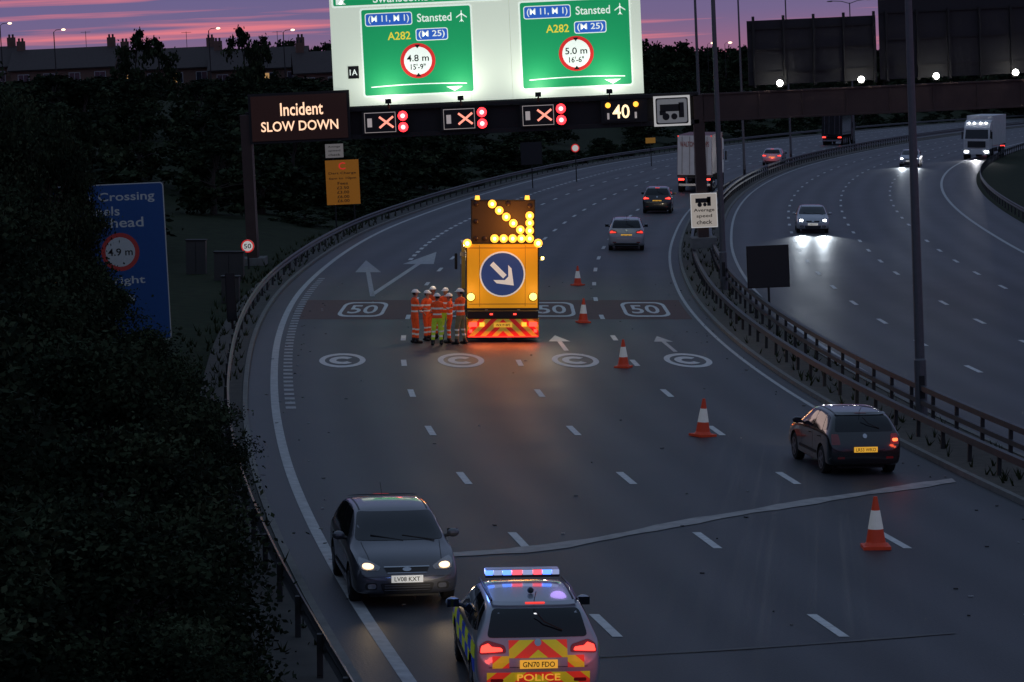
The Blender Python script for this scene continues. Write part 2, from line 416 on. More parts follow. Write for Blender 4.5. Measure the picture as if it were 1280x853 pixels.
def wheel(mb,x,y,r,sx):
    mb.tube([(x-sx*.2,y,r),(x-sx*.19,y,r),(x-.02*sx,y,r),(x,y,r)],[r*.94,r,r,r*.93],TY,n=24)
    mb.tube([(x-.015*sx,y,r),(x+.004*sx,y,r)],r*.66,BLK,n=20)
    for i in range(5):
        a=2*math.pi*i/5; mb.face([(x+.012*sx,y+r*.1*math.cos(a+1.2),r+r*.1*math.sin(a+1.2)),(x+.012*sx,y+r*.64*math.cos(a+.22),r+r*.64*math.sin(a+.22)),(x+.012*sx,y+r*.64*math.cos(a-.22),r+r*.64*math.sin(a-.22)),(x+.012*sx,y+r*.1*math.cos(a-1.2),r+r*.1*math.sin(a-1.2))],RIM)
    mb.tube([(x,y,r),(x+.014*sx,y,r)],r*.2,RIM,n=12)
    ring=[(math.cos(2*math.pi*i/24),math.sin(2*math.pi*i/24)) for i in range(24)]
    for i in range(24):
        a=ring[i];b=ring[(i+1)%24]
        mb.face([(x+.012*sx,y+r*.68*a[0],r+r*.68*a[1]),(x+.012*sx,y+r*.68*b[0],r+r*.68*b[1]),(x+.012*sx,y+r*.58*b[0],r+r*.58*b[1]),(x+.012*sx,y+r*.58*a[0],r+r*.58*a[1])],RIM)
def car(name,paint,loc,rz,L=4.3,w=.9,H=1.48,kind='hatch',tail='on',head='off',plate='',style=None,scale=1):
    root=empty(name,(loc[0],loc[1],0),rz); root.scale=(scale,)*3
    h=H/1.48;q=L/4.3; k=w/.9
    wr=.315; wy=(.78*q,3.42*q)
    o,bvh=body(hatch_st(L,w,H,kind=='estate'),paint,wy,wr); o.parent=root
    mb=MB()
    for y in wy:
        for sx in(-1,1): wheel(mb,sx*(w-.02),y,wr,sx)
    mb.box((0,L/2,.2),(w*1.3,L*.8,.12),BLK)
    mb.obj('wheels',root)
    g=MB()
    patch(g,bvh,rpoly([(-.76*k,1.02*h),(.76*k,1.02*h),(.63*k,1.40*h),(-.63*k,1.40*h)],.06),'y',1,GL)
    rear_lo=1.03 if kind=='hatch' else 1.0
    patch(g,bvh,rpoly([(-.72*k,rear_lo*h),(.72*k,rear_lo*h),(.62*k,1.36*h),(-.62*k,1.36*h)],.07),'y',-1,GL)
    patch(g,bvh,rpoly([(-.62*k,1.375*h),(.62*k,1.375*h),(.60*k,1.405*h),(-.60*k,1.405*h)],.02),'y',-1,paint,offd=.04)
    patch(g,bvh,rrect(-.14*k,1.383*h,.14*k,1.397*h,.005),'y',-1,REDM if tail=='on' else RED,offd=.046)
    for sx in(-1,1):
        patch(g,bvh,rpoly([(1.62*q,1.0*h),(2.78*q,1.0*h),(2.58*q,1.13*h),(2.2*q,1.385*h),(1.62*q,1.41*h)],.04),'x',sx,GL)
        patch(g,bvh,rpoly([(.78*q,1.01*h),(1.56*q,1.0*h),(1.56*q,1.41*h),(.92*q,1.385*h)],.04),'x',sx,GL)
        patch(g,bvh,rpoly([(.42*q,1.06*h),(.72*q,1.02*h),(.84*q,1.37*h),(.60*q,1.33*h)],.04),'x',sx,GL)
        for yy in(.80,1.58,2.62):
            patch(g,bvh,[(yy*q-.006,.34),(yy*q+.006,.34),(yy*q+.006,.98*h),(yy*q-.006,.98*h)],'x',sx,BLK,offd=.003)
        for yy in(1.0,1.85): patch(g,bvh,rrect(yy*q-.09,.84*h,yy*q+.09,.865*h,.01),'x',sx,CH if style=='grey' else BLK,offd=.02)
        patch(g,bvh,rrect(.5*q+.7,.40,L-1.35,.46,.02),'x',sx,BLK,offd=.012)
        patch(g,bvh,[(sx*.66*k,3.30*q),(sx*.672*k,3.30*q),(sx*.612*k,4.02*q),(sx*.60*k,4.02*q)],'z',1,BLK,offd=.003)
        patch(g,bvh,[(sx*.575*k,.6*q),(sx*.60*k,.6*q),(sx*.60*k,2.3*q),(sx*.575*k,2.3*q)],'z',1,BLK,offd=.004)
    g.obj('glazing',root,smooth=True)
    d=MB()
    for sx in(-1,1):
        d.ball((sx*(w+.09),2.72*q,1.04*h),.1,paint,n=12,k=8,sc=(1.1,.75,.78)); d.tube([(sx*(w-.1),2.72*q,.98*h),(sx*(w+.05),2.72*q,1.01*h)],.03,BLK)
        d.face([(sx*(w+.0),2.65*q-.03,.98*h),(sx*(w+.18),2.65*q-.03,.98*h),(sx*(w+.18),2.65*q-.03,1.1*h),(sx*(w+.0),2.65*q-.03,1.1*h)],GL)
    hm={'on':HL,'white':HLW,'off':LENS}[head]
    for sg in(1,-1):
        P=[(.47*k*sg,.645*h),(.74*k*sg,.655*h),(.80*k*sg,.76*h),(.77*k*sg,.83*h),(.62*k*sg,.80*h),(.43*k*sg,.705*h)]
        patch(d,bvh,rpoly(P,.03),'y',1,LENS,offd=.008)
        P2=[(.64*k*sg+.10*math.cos(t),.705*h+.045*math.sin(t)) for t in[2*math.pi*i/16 for i in range(16)]]
        patch(d,bvh,P2,'y',1,hm,offd=.02)
        patch(d,bvh,[(.52*k*sg+.03*math.cos(t),.685*h+.03*math.sin(t)) for t in[2*math.pi*i/12 for i in range(12)]],'y',1,LENS,offd=.02)
        patch(d,bvh,rrect(min(sg*.52,sg*.66)*k,.35,max(sg*.52,sg*.66)*k,.43,.035),'y',1,LENS,offd=.01)
        patch(d,bvh,rrect(min(sg*.50,sg*.70)*k,.33,max(sg*.50,sg*.70)*k,.45,.04),'y',1,BLK,offd=.005)
    patch(d,bvh,rpoly([(-.33*k,.60*h),(.33*k,.60*h),(.38*k,.70*h),(-.38*k,.70*h)],.03),'y',1,BLK,offd=.01)
    patch(d,bvh,rrect(-.38*k,.69*h,.38*k,.705*h,.005),'y',1,CH,offd=.02); patch(d,bvh,rrect(-.33*k,.600*h,.33*k,.612*h,.005),'y',1,CH,offd=.02)
    patch(d,bvh,rpoly([(-.40*k,.28),(.40*k,.28),(.46*k,.44*h),(-.46*k,.44*h)],.05),'y',1,BLK,offd=.01)
    for zz in(.32,.36,.40): patch(d,bvh,rrect(-.38*k,zz,.38*k,zz+.008,.002),'y',1,LENS,offd=.016)
    patch(d,bvh,[(.075*math.cos(2*math.pi*i/16),.655*h+.03*math.sin(2*math.pi*i/16)) for i in range(16)],'y',1,CH,offd=.03)
    patch(d,bvh,[(-.74*k,.545*h),(.74*k,.545*h),(.74*k,.552*h),(-.74*k,.552*h)],'y',1,BLK,offd=.004)
    yf=L+.012
    d.box((0,yf-.01,.51*h),(.54,.02,.12),PLW)
    text(d,plate or 'LV08 KXT',lambda a,b:(-a,yf+.004,.51*h+b),.075,INK,w=.44)
    tm={'on':REDL,'dim':REDM,'off':RED}[tail]
    for sg in(1,-1):
        mm=tm
        if style=='onelamp' : mm=AMBT if sg>0 else RED
        if style in('golf','onelamp'):
            P=[(.60*k*sg,.74*h),(.82*k*sg,.74*h),(.80*k*sg,.98*h),(.64*k*sg,.98*h)]
            patch(d,bvh,rpoly(P,.03),'y',-1,RED,offd=.01)
            P=rrect(min(.66*sg,.80*sg)*k,.80*h,max(.66*sg,.80*sg)*k,.87*h,.03); patch(d,bvh,P,'y',-1,mm,offd=.02)
        else:
            P=[(.45*k*sg,.80*h),(.84*k*sg,.78*h),(.83*k*sg,.90*h),(.72*k*sg,.97*h),(.47*k*sg,.90*h)]
            patch(d,bvh,rpoly(P,.04),'y',-1,RED,offd=.01)
            P=[(.50*k*sg,.82*h),(.82*k*sg,.80*h),(.80*k*sg,.885*h),(.70*k*sg,.925*h),(.66*k*sg,.88*h),(.52*k*sg,.865*h)]
            patch(d,bvh,rpoly(P,.02),'y',-1,mm,offd=.02)
        patch(d,bvh,rrect(min(.5*sg,.68*sg)*k,.40,max(.5*sg,.68*sg)*k,.45,.02),'y',-1,RED,offd=.01)
    patch(d,bvh,rpoly([(-.60*k,.30),(.60*k,.30),(.64*k,.38),(-.64*k,.38)],.03),'y',-1,BLK,offd=.01)
    patch(d,bvh,[(-.70*k,.60*h),(.70*k,.60*h),(.70*k,.607*h),(-.70*k,.607*h)],'y',-1,BLK,offd=.004)
    pz=.63*h if style in('golf','onelamp') else (.70*h)
    yr=-.02 if pz<.7 else .035
    if style=='police': pz=.66; yr=-.03
    d.box((0,yr,pz),(.54,.03,.12),PLY)
    text(d,plate or 'LR53 WKO',lambda a,b:(a,yr-.019,pz+b),.078,INK,w=.46)
    patch(d,bvh,[(.05*math.cos(2*math.pi*i/16),.93*h+.05*math.sin(2*math.pi*i/16)) for i in range(16)],'y',-1,CH,offd=.02)
    d.tube([(-.02,.25,1.36*h),(.1,.2,1.22*h),(.36,.17,1.10*h)],.012,BLK,n=6)
    d.tube([(0,.62,1.44*h),(0,.35,1.62*h)],.006,BLK,n=5)
    d.tube([(-.05,3.33*q,1.02*h),(.5,3.16*q,1.10*h)],.012,BLK,n=6); d.tube([(-.6,3.33*q,1.02*h),(-.05,3.18*q,1.09*h)],.012,BLK,n=6)
    d.obj('fittings',root)
    return root,bvh
def head(h): return -math.atan(h)
grey=mat('grey_metallic_paint',(.085,.087,.10),.30,metal=.4,coat=1,var=.05)
root,_=car('parked_car',grey,(-2.47,53.75),math.pi+.16,L=4.34,w=.92,H=1.48,head='on',style='grey',plate='LV08 KXT')
for sx in(-.62,.62):
    light('SPOT',(sx,4.45,.70),9,(1,.72,.4),root,size=.06,rot=aim((0,1,-.05)),spot=70,blend=1,name='headlamp_beam')
silver=mat('police_silver_white',(.36,.38,.42),.3,metal=.2,coat=1,var=.05)
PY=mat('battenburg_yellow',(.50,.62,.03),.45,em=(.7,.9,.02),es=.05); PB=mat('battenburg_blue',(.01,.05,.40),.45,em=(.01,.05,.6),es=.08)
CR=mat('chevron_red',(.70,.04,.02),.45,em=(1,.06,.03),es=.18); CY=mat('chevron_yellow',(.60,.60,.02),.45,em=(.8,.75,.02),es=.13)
pol,bvh=car('police_car',silver,(.38,41.45),head(-.10),L=4.6,w=.91,H=1.50,kind='estate',tail='on',style='police',plate='GN70 FDO')
m=MB(); q=4.6/4.3
for sx in(-1,1):
    xs_=[.25,.75,1.25,1.75,2.25,2.75,3.25,3.75,4.25]
    for r,(z0,z1) in enumerate(((.50,.70),(.70,.90))):
        for i in range(len(xs_)-1):
            patch(m,bvh,[(xs_[i],z0),(xs_[i+1],z0),(xs_[i+1],z1),(xs_[i],z1)],'x',sx,PY if (i+r)%2 else PB,offd=.007)
def clip_chev(x0,x1,z0,z1):
    for sg in(-1,1):
        for i in range(-3,12):
            a=i*.17
            bm=bmesh.new(); vs=[bm.verts.new((sg*x,z,0)) for x,z in((x0,z0),(x1,z0),(x1,z1),(x0,z1))]; bm.faces.new(vs)
            for (c,inv) in((a,False),(a+.17,True)):
                no=Vector((sg*.8,1,0)).normalized(); co=Vector((0,c,0))
                g_=bm.verts[:]+bm.edges[:]+bm.faces[:]
                bmesh.ops.bisect_plane(bm,geom=g_,plane_co=co,plane_no=no,clear_inner=not inv,clear_outer=inv)
            for f in bm.faces:
                P=[(v.co.x,v.co.y) for v in f.verts]
                if f.calc_area()>.0008: patch(m,bvh,P,'y',-1,CR if (i%2) else CY,offd=.006,step=.08)
            bm.free()
clip_chev(.0,.42,.74,.98); clip_chev(.42,.66,.60,.77); clip_chev(.0,.74,.38,.54)
m.obj('livery',pol)
m=MB()
text(m,'POLICE',lambda a,b:(a,-.035,.47+b),.10,PLY,w=.62)
BL=mat('beacon_blue',(.05,.1,.6),.2,em=(.10,.24,1),es=2.4); BLR=mat('beacon_red',(.5,.02,.02),.2,em=(1,.10,.14),es=1.6); BW=mat('beacon_clear',(.35,.4,.5),.15,em=(.5,.6,1),es=.5)
by=2.35
m.box((0,by,1.545),(1.12,.2,.04),BLK)
xs_=[-.56,-.44,-.30,-.16,.0,.16,.30,.44,.56]; ms=[BL,BW,BL,BLR,BW,BLR,BL,BW]
for i in range(8): m.box(((xs_[i]+xs_[i+1])/2,by,1.60),(xs_[i+1]-xs_[i]-.012,.24,.07),ms[i])
m.box((0,by,1.643),(1.1,.22,.012),silver)
m.ball((0,1.1,1.53),.05,BLK,sc=(1,1.6,.9)); 
m.tube([(-.62,.6,1.48),(-.64,1.6,1.505),(-.62,2.5,1.48)],.018,BLK,n=6); m.tube([(.62,.6,1.48),(.64,1.6,1.505),(.62,2.5,1.48)],.018,BLK,n=6)
m.ball((.0,.36,1.30),.03,HLP,sc=(1.8,.5,1))
m.obj('light_bar',pol,bevel=.01)
light('POINT',(-.75,2.35,1.9),9,(.15,.3,1),pol,size=.15); light('POINT',(.6,2.35,1.9),2,(.5,.3,1),pol,size=.15)
light('POINT',(-.7,-.35,.85),3,(1,.08,.05),pol,size=.08); light('POINT',(.7,-.35,.85),3,(1,.08,.05),pol,size=.08)
for sx in(-.6,.6): light('SPOT',(sx,4.75,.65),110,(1,.85,.65),pol,size=.06,rot=aim((-.02,1,-.03)),spot=34,blend=1,name='headlamp_beam')
dark=mat('dark_green_paint',(.010,.012,.012),.22,coat=1,var=.05)
g1,_=car('hatchback_car',dark,(8.0,66.1),head(-.15),L=4.1,w=.86,H=1.44,style='onelamp',tail='off',plate='LR53 WKO')
for sx in(-.5,.5): light('SPOT',(sx,4.3,.62),110,(1,.8,.5),g1,size=.06,rot=aim((.04,1,-.045)),spot=50,blend=1)
light('POINT',(.75,-.25,.8),2,(1,.1,.03),g1,size=.06)
sil=mat('silver_paint',(.40,.40,.43),.35,metal=.35,coat=1,var=.05); blk=mat('black_paint',(.012,.012,.014),.2,coat=1,var=.05)
c,_=car('hatchback_car',sil,(5.95,153),head(.04),tail='dim',H=1.6,scale=1.05); light('SPOT',(0,4.5,.62),300,(1,.85,.6),c,rot=aim((0,1,-.05)),spot=50,blend=1)
c,_=car('hatchback_car',blk,(9.6,195),head(.09),tail='on',H=1.62,scale=1.08)
for sx in(-.5,.5): light('SPOT',(sx,4.4,.7),900,(1,.9,.78),c,rot=aim((.03,1,.02)),spot=40,blend=1)
c,_=car('hatchback_car',sil,(26.6,302),head(.2),tail='on',H=1.5,scale=1.15); light('POINT',(0,-.5,.8),12,(1,.1,.05),c)
def oncoming(loc,rz,sc,paint,e):
    c,_=car('oncoming_car',paint,loc,rz,head='white',scale=sc)
    for sx in(-.58,.58):
        light('SPOT',(sx,4.5,.68),e,(.82,.92,1),c,size=.07,rot=aim((0,1,-.055)),spot=34,blend=1,name='headlamp_beam')
oncoming((17.7,174.5),math.pi-.07,1.05,sil,1300)
oncoming((41,302),math.pi-.2,1.15,sil,1300)

# ---------------------------------------------------------------- lorries
WH=mat('trailer_white',(.66,.64,.62),.5,var=.2,scale=2); MR=mat('maroon_curtain',(.16,.02,.02),.5); AMB=mat('marker_amber',(.8,.3,.02),.3,em=(1,.35,.03),es=2)
def lorry(name,loc,rz,front=False,sc=1,box=WH,cab=WH,side=None,length=13,label=None):
    r=empty(name,(loc[0],loc[1],0),rz); r.scale=(sc,)*3; side=side or box
    b=MB(); b.box((0,length/2,2.7),(2.5,length,2.9),side); 
    b.box((0,-.02,2.7),(2.46,.05,2.86),box)
    b.box((0,-.05,2.7),(.03,.02,2.7),BLK)
    for x in(-.9,-.35,.35,.9): b.tube([(x,-.07,1.35),(x,-.07,4.05)],.025,RIM,n=6)
    b.box((0,.1,1.18),(2.5,.2,.16),BLK); b.box((0,.1,.55),(2.3,.12,.18),RIM)
    b.box((0,length/2,1.15),(1.0,length,.2),BLK)
    for s in(-1,1): b.box((s*.95,-.03,.95),(.42,.1,.14),REDL); b.box((s*1.2,-.03,4.08),(.08,.06,.08),REDM); b.box((s*.8,length*.5,.75),(.04,5,.4),BLK)
    for y in(1.4,2.7,4.0,length-1.0):
        for s in(-1,1): b.tube([(s*.95,y,.5),(s*1.25,y,.5)],.5,TY,n=20); b.tube([(s*1.24,y,.5),(s*1.26,y,.5)],.28,RIM,n=14)
    b.obj('trailer',r,bevel=.03)
    if label:
        t=MB(); text(t,label,lambda a,c:(a,-.10,3.5+c),.38,mat('livery_red',(.30,.03,.03),.5),w=2.1); t.obj('lettering',r)
    c=MB(); y0=length+.5
    prof=[(y0,1.0),(y0+2.15,1.0),(y0+2.25,1.9),(y0+2.0,3.0),(y0+1.5,3.5),(y0,3.75)]
    for i in range(len(prof)):
        a=prof[i];d=prof[(i+1)%len(prof)]; c.face([(-1.22,a[0],a[1]),(1.22,a[0],a[1]),(1.22,d[0],d[1]),(-1.22,d[0],d[1])],cab)
    for s in(-1.22,1.22): c.face([(s,y,z) for y,z in prof],cab)
    c.box((0,y0+1.1,.75),(2.4,2.3,.5),BLK)
    c.face([(-1.1,y0+2.26,1.98),(1.1,y0+2.26,1.98),(1.05,y0+2.06,2.85),(-1.05,y0+2.06,2.85)],GL)
    c.box((0,y0+2.27,1.45),(1.7,.04,.6),BLK); c.box((0,y0+2.2,.75),(2.44,.2,.5),cab)
    for s in(-1,1):
        c.box((s*.95,y0+2.31,.75),(.35,.05,.16),HLW if front else LENS); c.box((s*1.4,y0+1.95,2.3),(.12,.25,.7),BLK)
        c.face([(s*1.225,y0+.7,2.0),(s*1.225,y0+1.8,2.0),(s*1.225,y0+1.65,2.8),(s*1.225,y0+.7,2.8)],GL)
        c.tube([(s*.95,y0+1.5,.5),(s*1.25,y0+1.5,.5)],.5,TY,n=20)
    for x in(-.8,-.3,.3,.8): c.box((x,y0+1.6,3.5),(.14,.08,.06),HLW if front else AMB)
    c.obj('cab',r,bevel=.03)
    return r
lorry('articulated_lorry',(14.3,231),head(.13),sc=1.08,side=MR,label='WALTONS HOOPS')
r=lorry('articulated_lorry',(55.6,341),math.pi-.26,front=True,sc=1.15)
light('SPOT',(0,15.9,.75),2200,(.95,.95,1),r,rot=aim((0,1,-.06)),spot=40,blend=1)
lorry('box_lorry',(42.5,392),head(.27),sc=1.1,box=blk,side=blk,cab=BLK,length=7)

# ---------------------------------------------------------------- incident protection truck
IY=mat('reflective_yellow_board',(.70,.34,.01),.5,em=(1,.40,.01),es=.32,var=.08,scale=3); NAVY=mat('arrow_sign_blue',(.02,.06,.25),.5,em=(.05,.09,.28),es=.25)  # yellow board's emission stands in for headlight returned by reflective sheeting
WS=mat('sign_white',(.7,.7,.68),.5,em=(1,.96,.88),es=.32); AL=mat('amber_lamp_lit',(1,.4,.05),.3,em=(1,.42,.045),es=2.1); ALo=mat('amber_lamp_unlit',(.06,.028,.01),.3)
AH=mat('amber_lamp_core',(1,.6,.2),.3,em=(1,.66,.20),es=6)
DK=mat('dark_frame',(.02,.018,.016),.6); TY_=mat('truck_yellow',(.55,.30,.02),.4,coat=1)
ipv=empty('arrow_board_truck',(-.33,100.4,0),head(-.045))
b=MB()
b.box((0,4.6,.95),(.9,9.0,.25),DK); b.box((0,3.6,1.25),(2.4,6.2,.16),DK)
b.box((0,2.5,1.95),(2.3,3.4,1.3),mat('truck_body_grey',(.08,.075,.07),.6))
for y in(1.6,3.0,7.6):
    for s in(-1,1): b.tube([(s*.9,y,.5),(s*1.22,y,.5)],.5,TY,n=22); b.tube([(s*1.21,y,.5),(s*1.23,y,.5)],.28,RIM,n=14); b.box((s*1.06,y,1.08),(.34,1.2,.05),DK)
b.box((0,.35,.75),(2.3,.5,.75),DK)
for s in(-1,1): b.box((s*.55,.25,.95),(.1,.9,.3),RIM)
b.obj('chassis',ipv,bevel=.02)
c=MB(); y0=7.0
prof=[(y0,.95),(y0+1.95,.95),(y0+2.05,1.8),(y0+1.8,2.8),(y0+1.5,3.0),(y0,3.0)]
for i in range(len(prof)):
    a=prof[i];d=prof[(i+1)%len(prof)]; c.face([(-1.2,a[0],a[1]),(1.2,a[0],a[1]),(1.2,d[0],d[1]),(-1.2,d[0],d[1])],TY_)
for s in(-1.2,1.2): c.face([(s,y,z) for y,z in prof],TY_); c.face([(s*1.003,y0+.6,1.8),(s*1.003,y0+1.7,1.8),(s*1.003,y0+1.55,2.7),(s*1.003,y0+.6,2.7)],GL); c.box((s*1.13,y0+1.8,2.2),(.1,.22,.6),BLK)
c.obj('cab',ipv,bevel=.03)
b=MB()
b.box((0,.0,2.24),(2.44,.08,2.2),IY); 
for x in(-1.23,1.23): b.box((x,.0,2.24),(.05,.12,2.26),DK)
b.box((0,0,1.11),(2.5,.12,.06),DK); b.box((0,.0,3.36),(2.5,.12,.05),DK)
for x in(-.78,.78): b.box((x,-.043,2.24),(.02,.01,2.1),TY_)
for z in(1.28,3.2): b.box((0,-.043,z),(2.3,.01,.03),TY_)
disc(b,0,2.3,-.050,.78,WS,36); disc(b,0,2.3,-.055,.73,NAVY,36)
R=Matrix.Rotation(math.radians(-45),2)
for P in([(-.52,-.085),(.12,-.085),(.12,.085),(-.52,.085)],[(.55,0),(.08,.36),(-.08,.36),(.20,.085),(.20,-.085),(-.08,-.36),(.08,-.36)]):
    b.face([(lambda q:(q.x,-.061,2.3+q.y))(R@Vector(p)) for p in P],WS)
b.box((.02,.0,4.08),(2.14,.1,1.42),mat('light_board_brown',(.05,.025,.010),.6,em=(1,.35,.04),es=.02)); 
for x in(-1.05,1.09): b.box((x,0,4.1),(.05,.14,1.5),DK)
b.box((.02,0,4.82),(2.2,.14,.05),DK)
b.obj('sign_board',ipv,bevel=.01)
b=MB()
lit=[(-.35,4.70),(-.11,4.48),(.13,4.26),(.37,4.04),(.61,3.82),(.93,4.30),(.93,4.05),(.93,3.79),(-.27,3.52),(.04,3.52),(.35,3.52),(.65,3.52),(.93,3.52)]
unl=[(-.9,4.70),(.2,4.70),(.93,4.62),(-.9,4.1),(-.9,3.52),(-.6,3.52)]
for x,z in lit: b.tube([(x,-.05,z),(x,-.10,z)],.150,DK,n=14); b.ball((x,-.10,z),.146,AL,n=16,k=7,sc=(1,.5,1)); b.ball((x,-.15,z),.07,AH,n=10,k=5,sc=(1,.5,1))  # lit lamps modelled oversize to imitate their bloom
for x,z in unl: b.tube([(x,-.05,z),(x,-.10,z)],.09,DK,n=14); b.ball((x,-.10,z),.08,ALo,n=12,k=6,sc=(1,.4,1))
for x in(-1.2,1.22): b.ball((x,-.08,3.36),.15,AL,n=14,k=7); b.ball((x,-.19,3.36),.08,AH,n=10,k=5)
for x in(-.85,.85): b.tube([(x,0,4.84),(x,0,4.98)],[.09,.07],AL,n=12)
YL=mat('yellow_lamp',(1,.8,.3),.3,em=(1,.72,.12),es=3)
for x in(-1.08,1.05): b.tube([(x,-.06,1.53),(x,-.1,1.53)],.15,DK,n=14); b.ball((x,-.1,1.53),.13,YL,n=14,k=7,sc=(1,.5,1))
b.obj('warning_lamps',ipv)
b=MB()
b.box((0,-.05,.50),(2.46,.9,.62),mat('cushion_yellow',(.5,.4,.02),.5))
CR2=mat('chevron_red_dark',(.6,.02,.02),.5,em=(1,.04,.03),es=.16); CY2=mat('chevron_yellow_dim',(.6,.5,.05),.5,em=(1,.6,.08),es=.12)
for sg in(-1,1):
    for i in range(-5,9):
        bm=bmesh.new(); vs=[bm.verts.new((sg*x,z,0)) for x,z in((0,.20),(1.22,.20),(1.22,.80),(0,.80))]; bm.faces.new(vs)
        a=i*.20
        for(c_,inv)in((a,False),(a+.20,True)):
            bmesh.ops.bisect_plane(bm,geom=bm.verts[:]+bm.edges[:]+bm.faces[:],plane_co=(0,c_,0),plane_no=Vector((sg*1,1,0)).normalized(),clear_inner=not inv,clear_outer=inv)
        for f in bm.faces: b.face([(v.co.x,-.506,v.co.y) for v in f.verts],CR2 if i%2 else CY2)
        bm.free()
b.box((0,-.3,.95),(2.4,.5,.24),DK)
for s in(-1,1): b.box((s*1.02,-.56,.62),(.28,.06,.15),REDL); b.box((s*.72,-.56,.62),(.16,.06,.13),AMB); b.box((s*1.1,-.56,.40),(.10,.06,.10),REDL); b.box((s*.4,-.56,.97),(.1,.04,.05),REDL)
b.box((0,-.54,.60),(.62,.04,.15),PLY); text(b,'WX19 BFE',lambda a,c_:(a,-.565,.60+c_),.09,INK,w=.48)
b.box((0,-.52,.2),(2.4,.04,.04),REDM)
b.obj('crash_cushion',ipv)
light('POINT',(.4,-1.0,4.0),80,(1,.38,.06),ipv,size=.5); light('POINT',(-1.1,-.6,1.7),8,(1,.6,.2),ipv,size=.15); light('POINT',(1.1,-.6,1.7),8,(1,.6,.2),ipv,size=.15)
light('AREA',(0,-.85,.55),28,(1,.16,.03),ipv,size=2.2,sz2=.2,rot=aim((0,-.4,-1)),name='tail_lamp_glow')
light('POINT',(1.75,1.3,2.7),70,(1,.85,.65),ipv,size=.12,name='work_lamp'); light('POINT',(-1.8,1.3,2.9),75,(1,.75,.5),ipv,size=.12,name='work_lamp')
b=MB(); b.box((1.35,1.5,2.75),(.3,.12,.14),DK); b.box((1.45,1.42,2.75),(.1,.06,.1),YL); b.box((-1.3,1.5,2.9),(.2,.12,.14),DK); b.obj('work_lamp_body',ipv)

# ---------------------------------------------------------------- cones
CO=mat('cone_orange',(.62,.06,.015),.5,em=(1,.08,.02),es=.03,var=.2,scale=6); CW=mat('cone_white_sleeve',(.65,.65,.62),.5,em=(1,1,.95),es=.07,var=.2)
def cone(x,y,hh=.95,rz=0,lean=0):
    b=MB(); b.box((0,0,.03),(.5,.5,.06),CO,rz)
    R=lambda z:.19-.155*(z-.06)/.89
    for z0,z1,m_ in((.06,.12,CO),(.12,.36,CO),(.36,.70,CW),(.70,.95,CO)):
        k=.004 if m_ is CW else 0
        b.tube([(0,0,z0),(0,0,z1)],[R(z0)+k+(.03 if z0==.06 else 0),R(z1)+k],m_,n=20,cap=(z1==.95))
    o=b.obj('traffic_cone',loc=(x,y,.002)); o.scale=(hh/.95,)*3; o.rotation_euler=(0,lean,rz)
for i,(x,y) in enumerate(((6.98,55.9),(4.80,73.6),(3.47,91.2),(2.62,108),(2.85,127.5))): cone(x,y,[1.0,.95,.88,.9,.85][i],rz=.3*i,lean=.03 if i%2 else -.02)
b=MB(); rq=random.Random(3)
for i in range(160):
    y=rq.uniform(46,130); x=L1(y)+rq.choice([rq.uniform(-3,10),rq.gauss(-3.6,.3),rq.gauss(10.6,.3)]); s_=rq.uniform(.02,.06)
    b.box((x,y,.012),(s_,s_*1.6,.016),rq.choice([Wd,DK,M_kerb]),rz=rq.uniform(0,3))
b.obj('road_debris')

# ---------------------------------------------------------------- people
SK=mat('skin',(.42,.25,.18),.6); HAIR=mat('hair',(.03,.02,.015),.8); HELM=mat('helmet_white',(.7,.7,.7),.35,em=(1,1,1),es=.05); BOOT=mat('boots',(.02,.017,.015),.6)
def hv(name,trou,jack,em=.13,stripe=(.75,.75,.72)):
    if name in MC: return MC[name]
    m=bpy.data.materials.new(name); m.use_nodes=True; nt=m.node_tree; b=nt.nodes['Principled BSDF']; L=nt.links.new
    tc=nt.nodes.new('ShaderNodeTexCoord'); sp=nt.nodes.new('ShaderNodeSeparateXYZ'); L(tc.outputs['Object'],sp.inputs[0])
    dv=nt.nodes.new('ShaderNodeMath'); dv.operation='DIVIDE'; dv.inputs[1].default_value=2; L(sp.outputs[2],dv.inputs[0])
    cr=nt.nodes.new('ShaderNodeValToRGB'); cr.color_ramp.interpolation='CONSTANT'
    S=[(0,trou),(.28/2,stripe),(.34/2,trou),(.44/2,stripe),(.50/2,trou),(.93/2,jack),(1.04/2,stripe),(1.10/2,jack),(1.24/2,stripe),(1.30/2,jack)]
    e=cr.color_ramp.elements; e[0].position=0; e[0].color=list(trou)+[1]; e[1].position=S[1][0]; e[1].color=list(S[1][1])+[1]
    for p,c in S[2:]:
        x=e.new(p); x.color=list(c)+[1]
    L(dv.outputs[0],cr.inputs[0]); 
    n=nt.nodes.new('ShaderNodeTexNoise'); n.inputs['Scale'].default_value=9; L(tc.outputs['Object'],n.inputs[0])
    mu=nt.nodes.new('ShaderNodeMix'); mu.data_type='RGBA'; mu.blend_type='MULTIPLY'; mu.inputs[0].default_value=.6; L(cr.outputs[0],mu.inputs[6]); L(n.outputs['Fac'],mu.inputs[7])
    L(mu.outputs[2],b.inputs['Base Color']); L(mu.outputs[2],b.inputs['Emission Color']); b.inputs['Emission Strength'].default_value=em; b.inputs['Roughness'].default_value=.8  # suit colour also emits, standing in for light returned by reflective cloth
    try: m.cycles.emission_sampling='NONE'
    except: pass
    bp=nt.nodes.new('ShaderNodeBump'); bp.inputs['Strength'].default_value=.4; L(n.outputs['Fac'],bp.inputs['Height']); L(bp.outputs[0],b.inputs['Normal'])
    MC[name]=m; return m
OR=(.90,.10,.02); YE=(.50,.70,.05); DT=(.22,.17,.09)
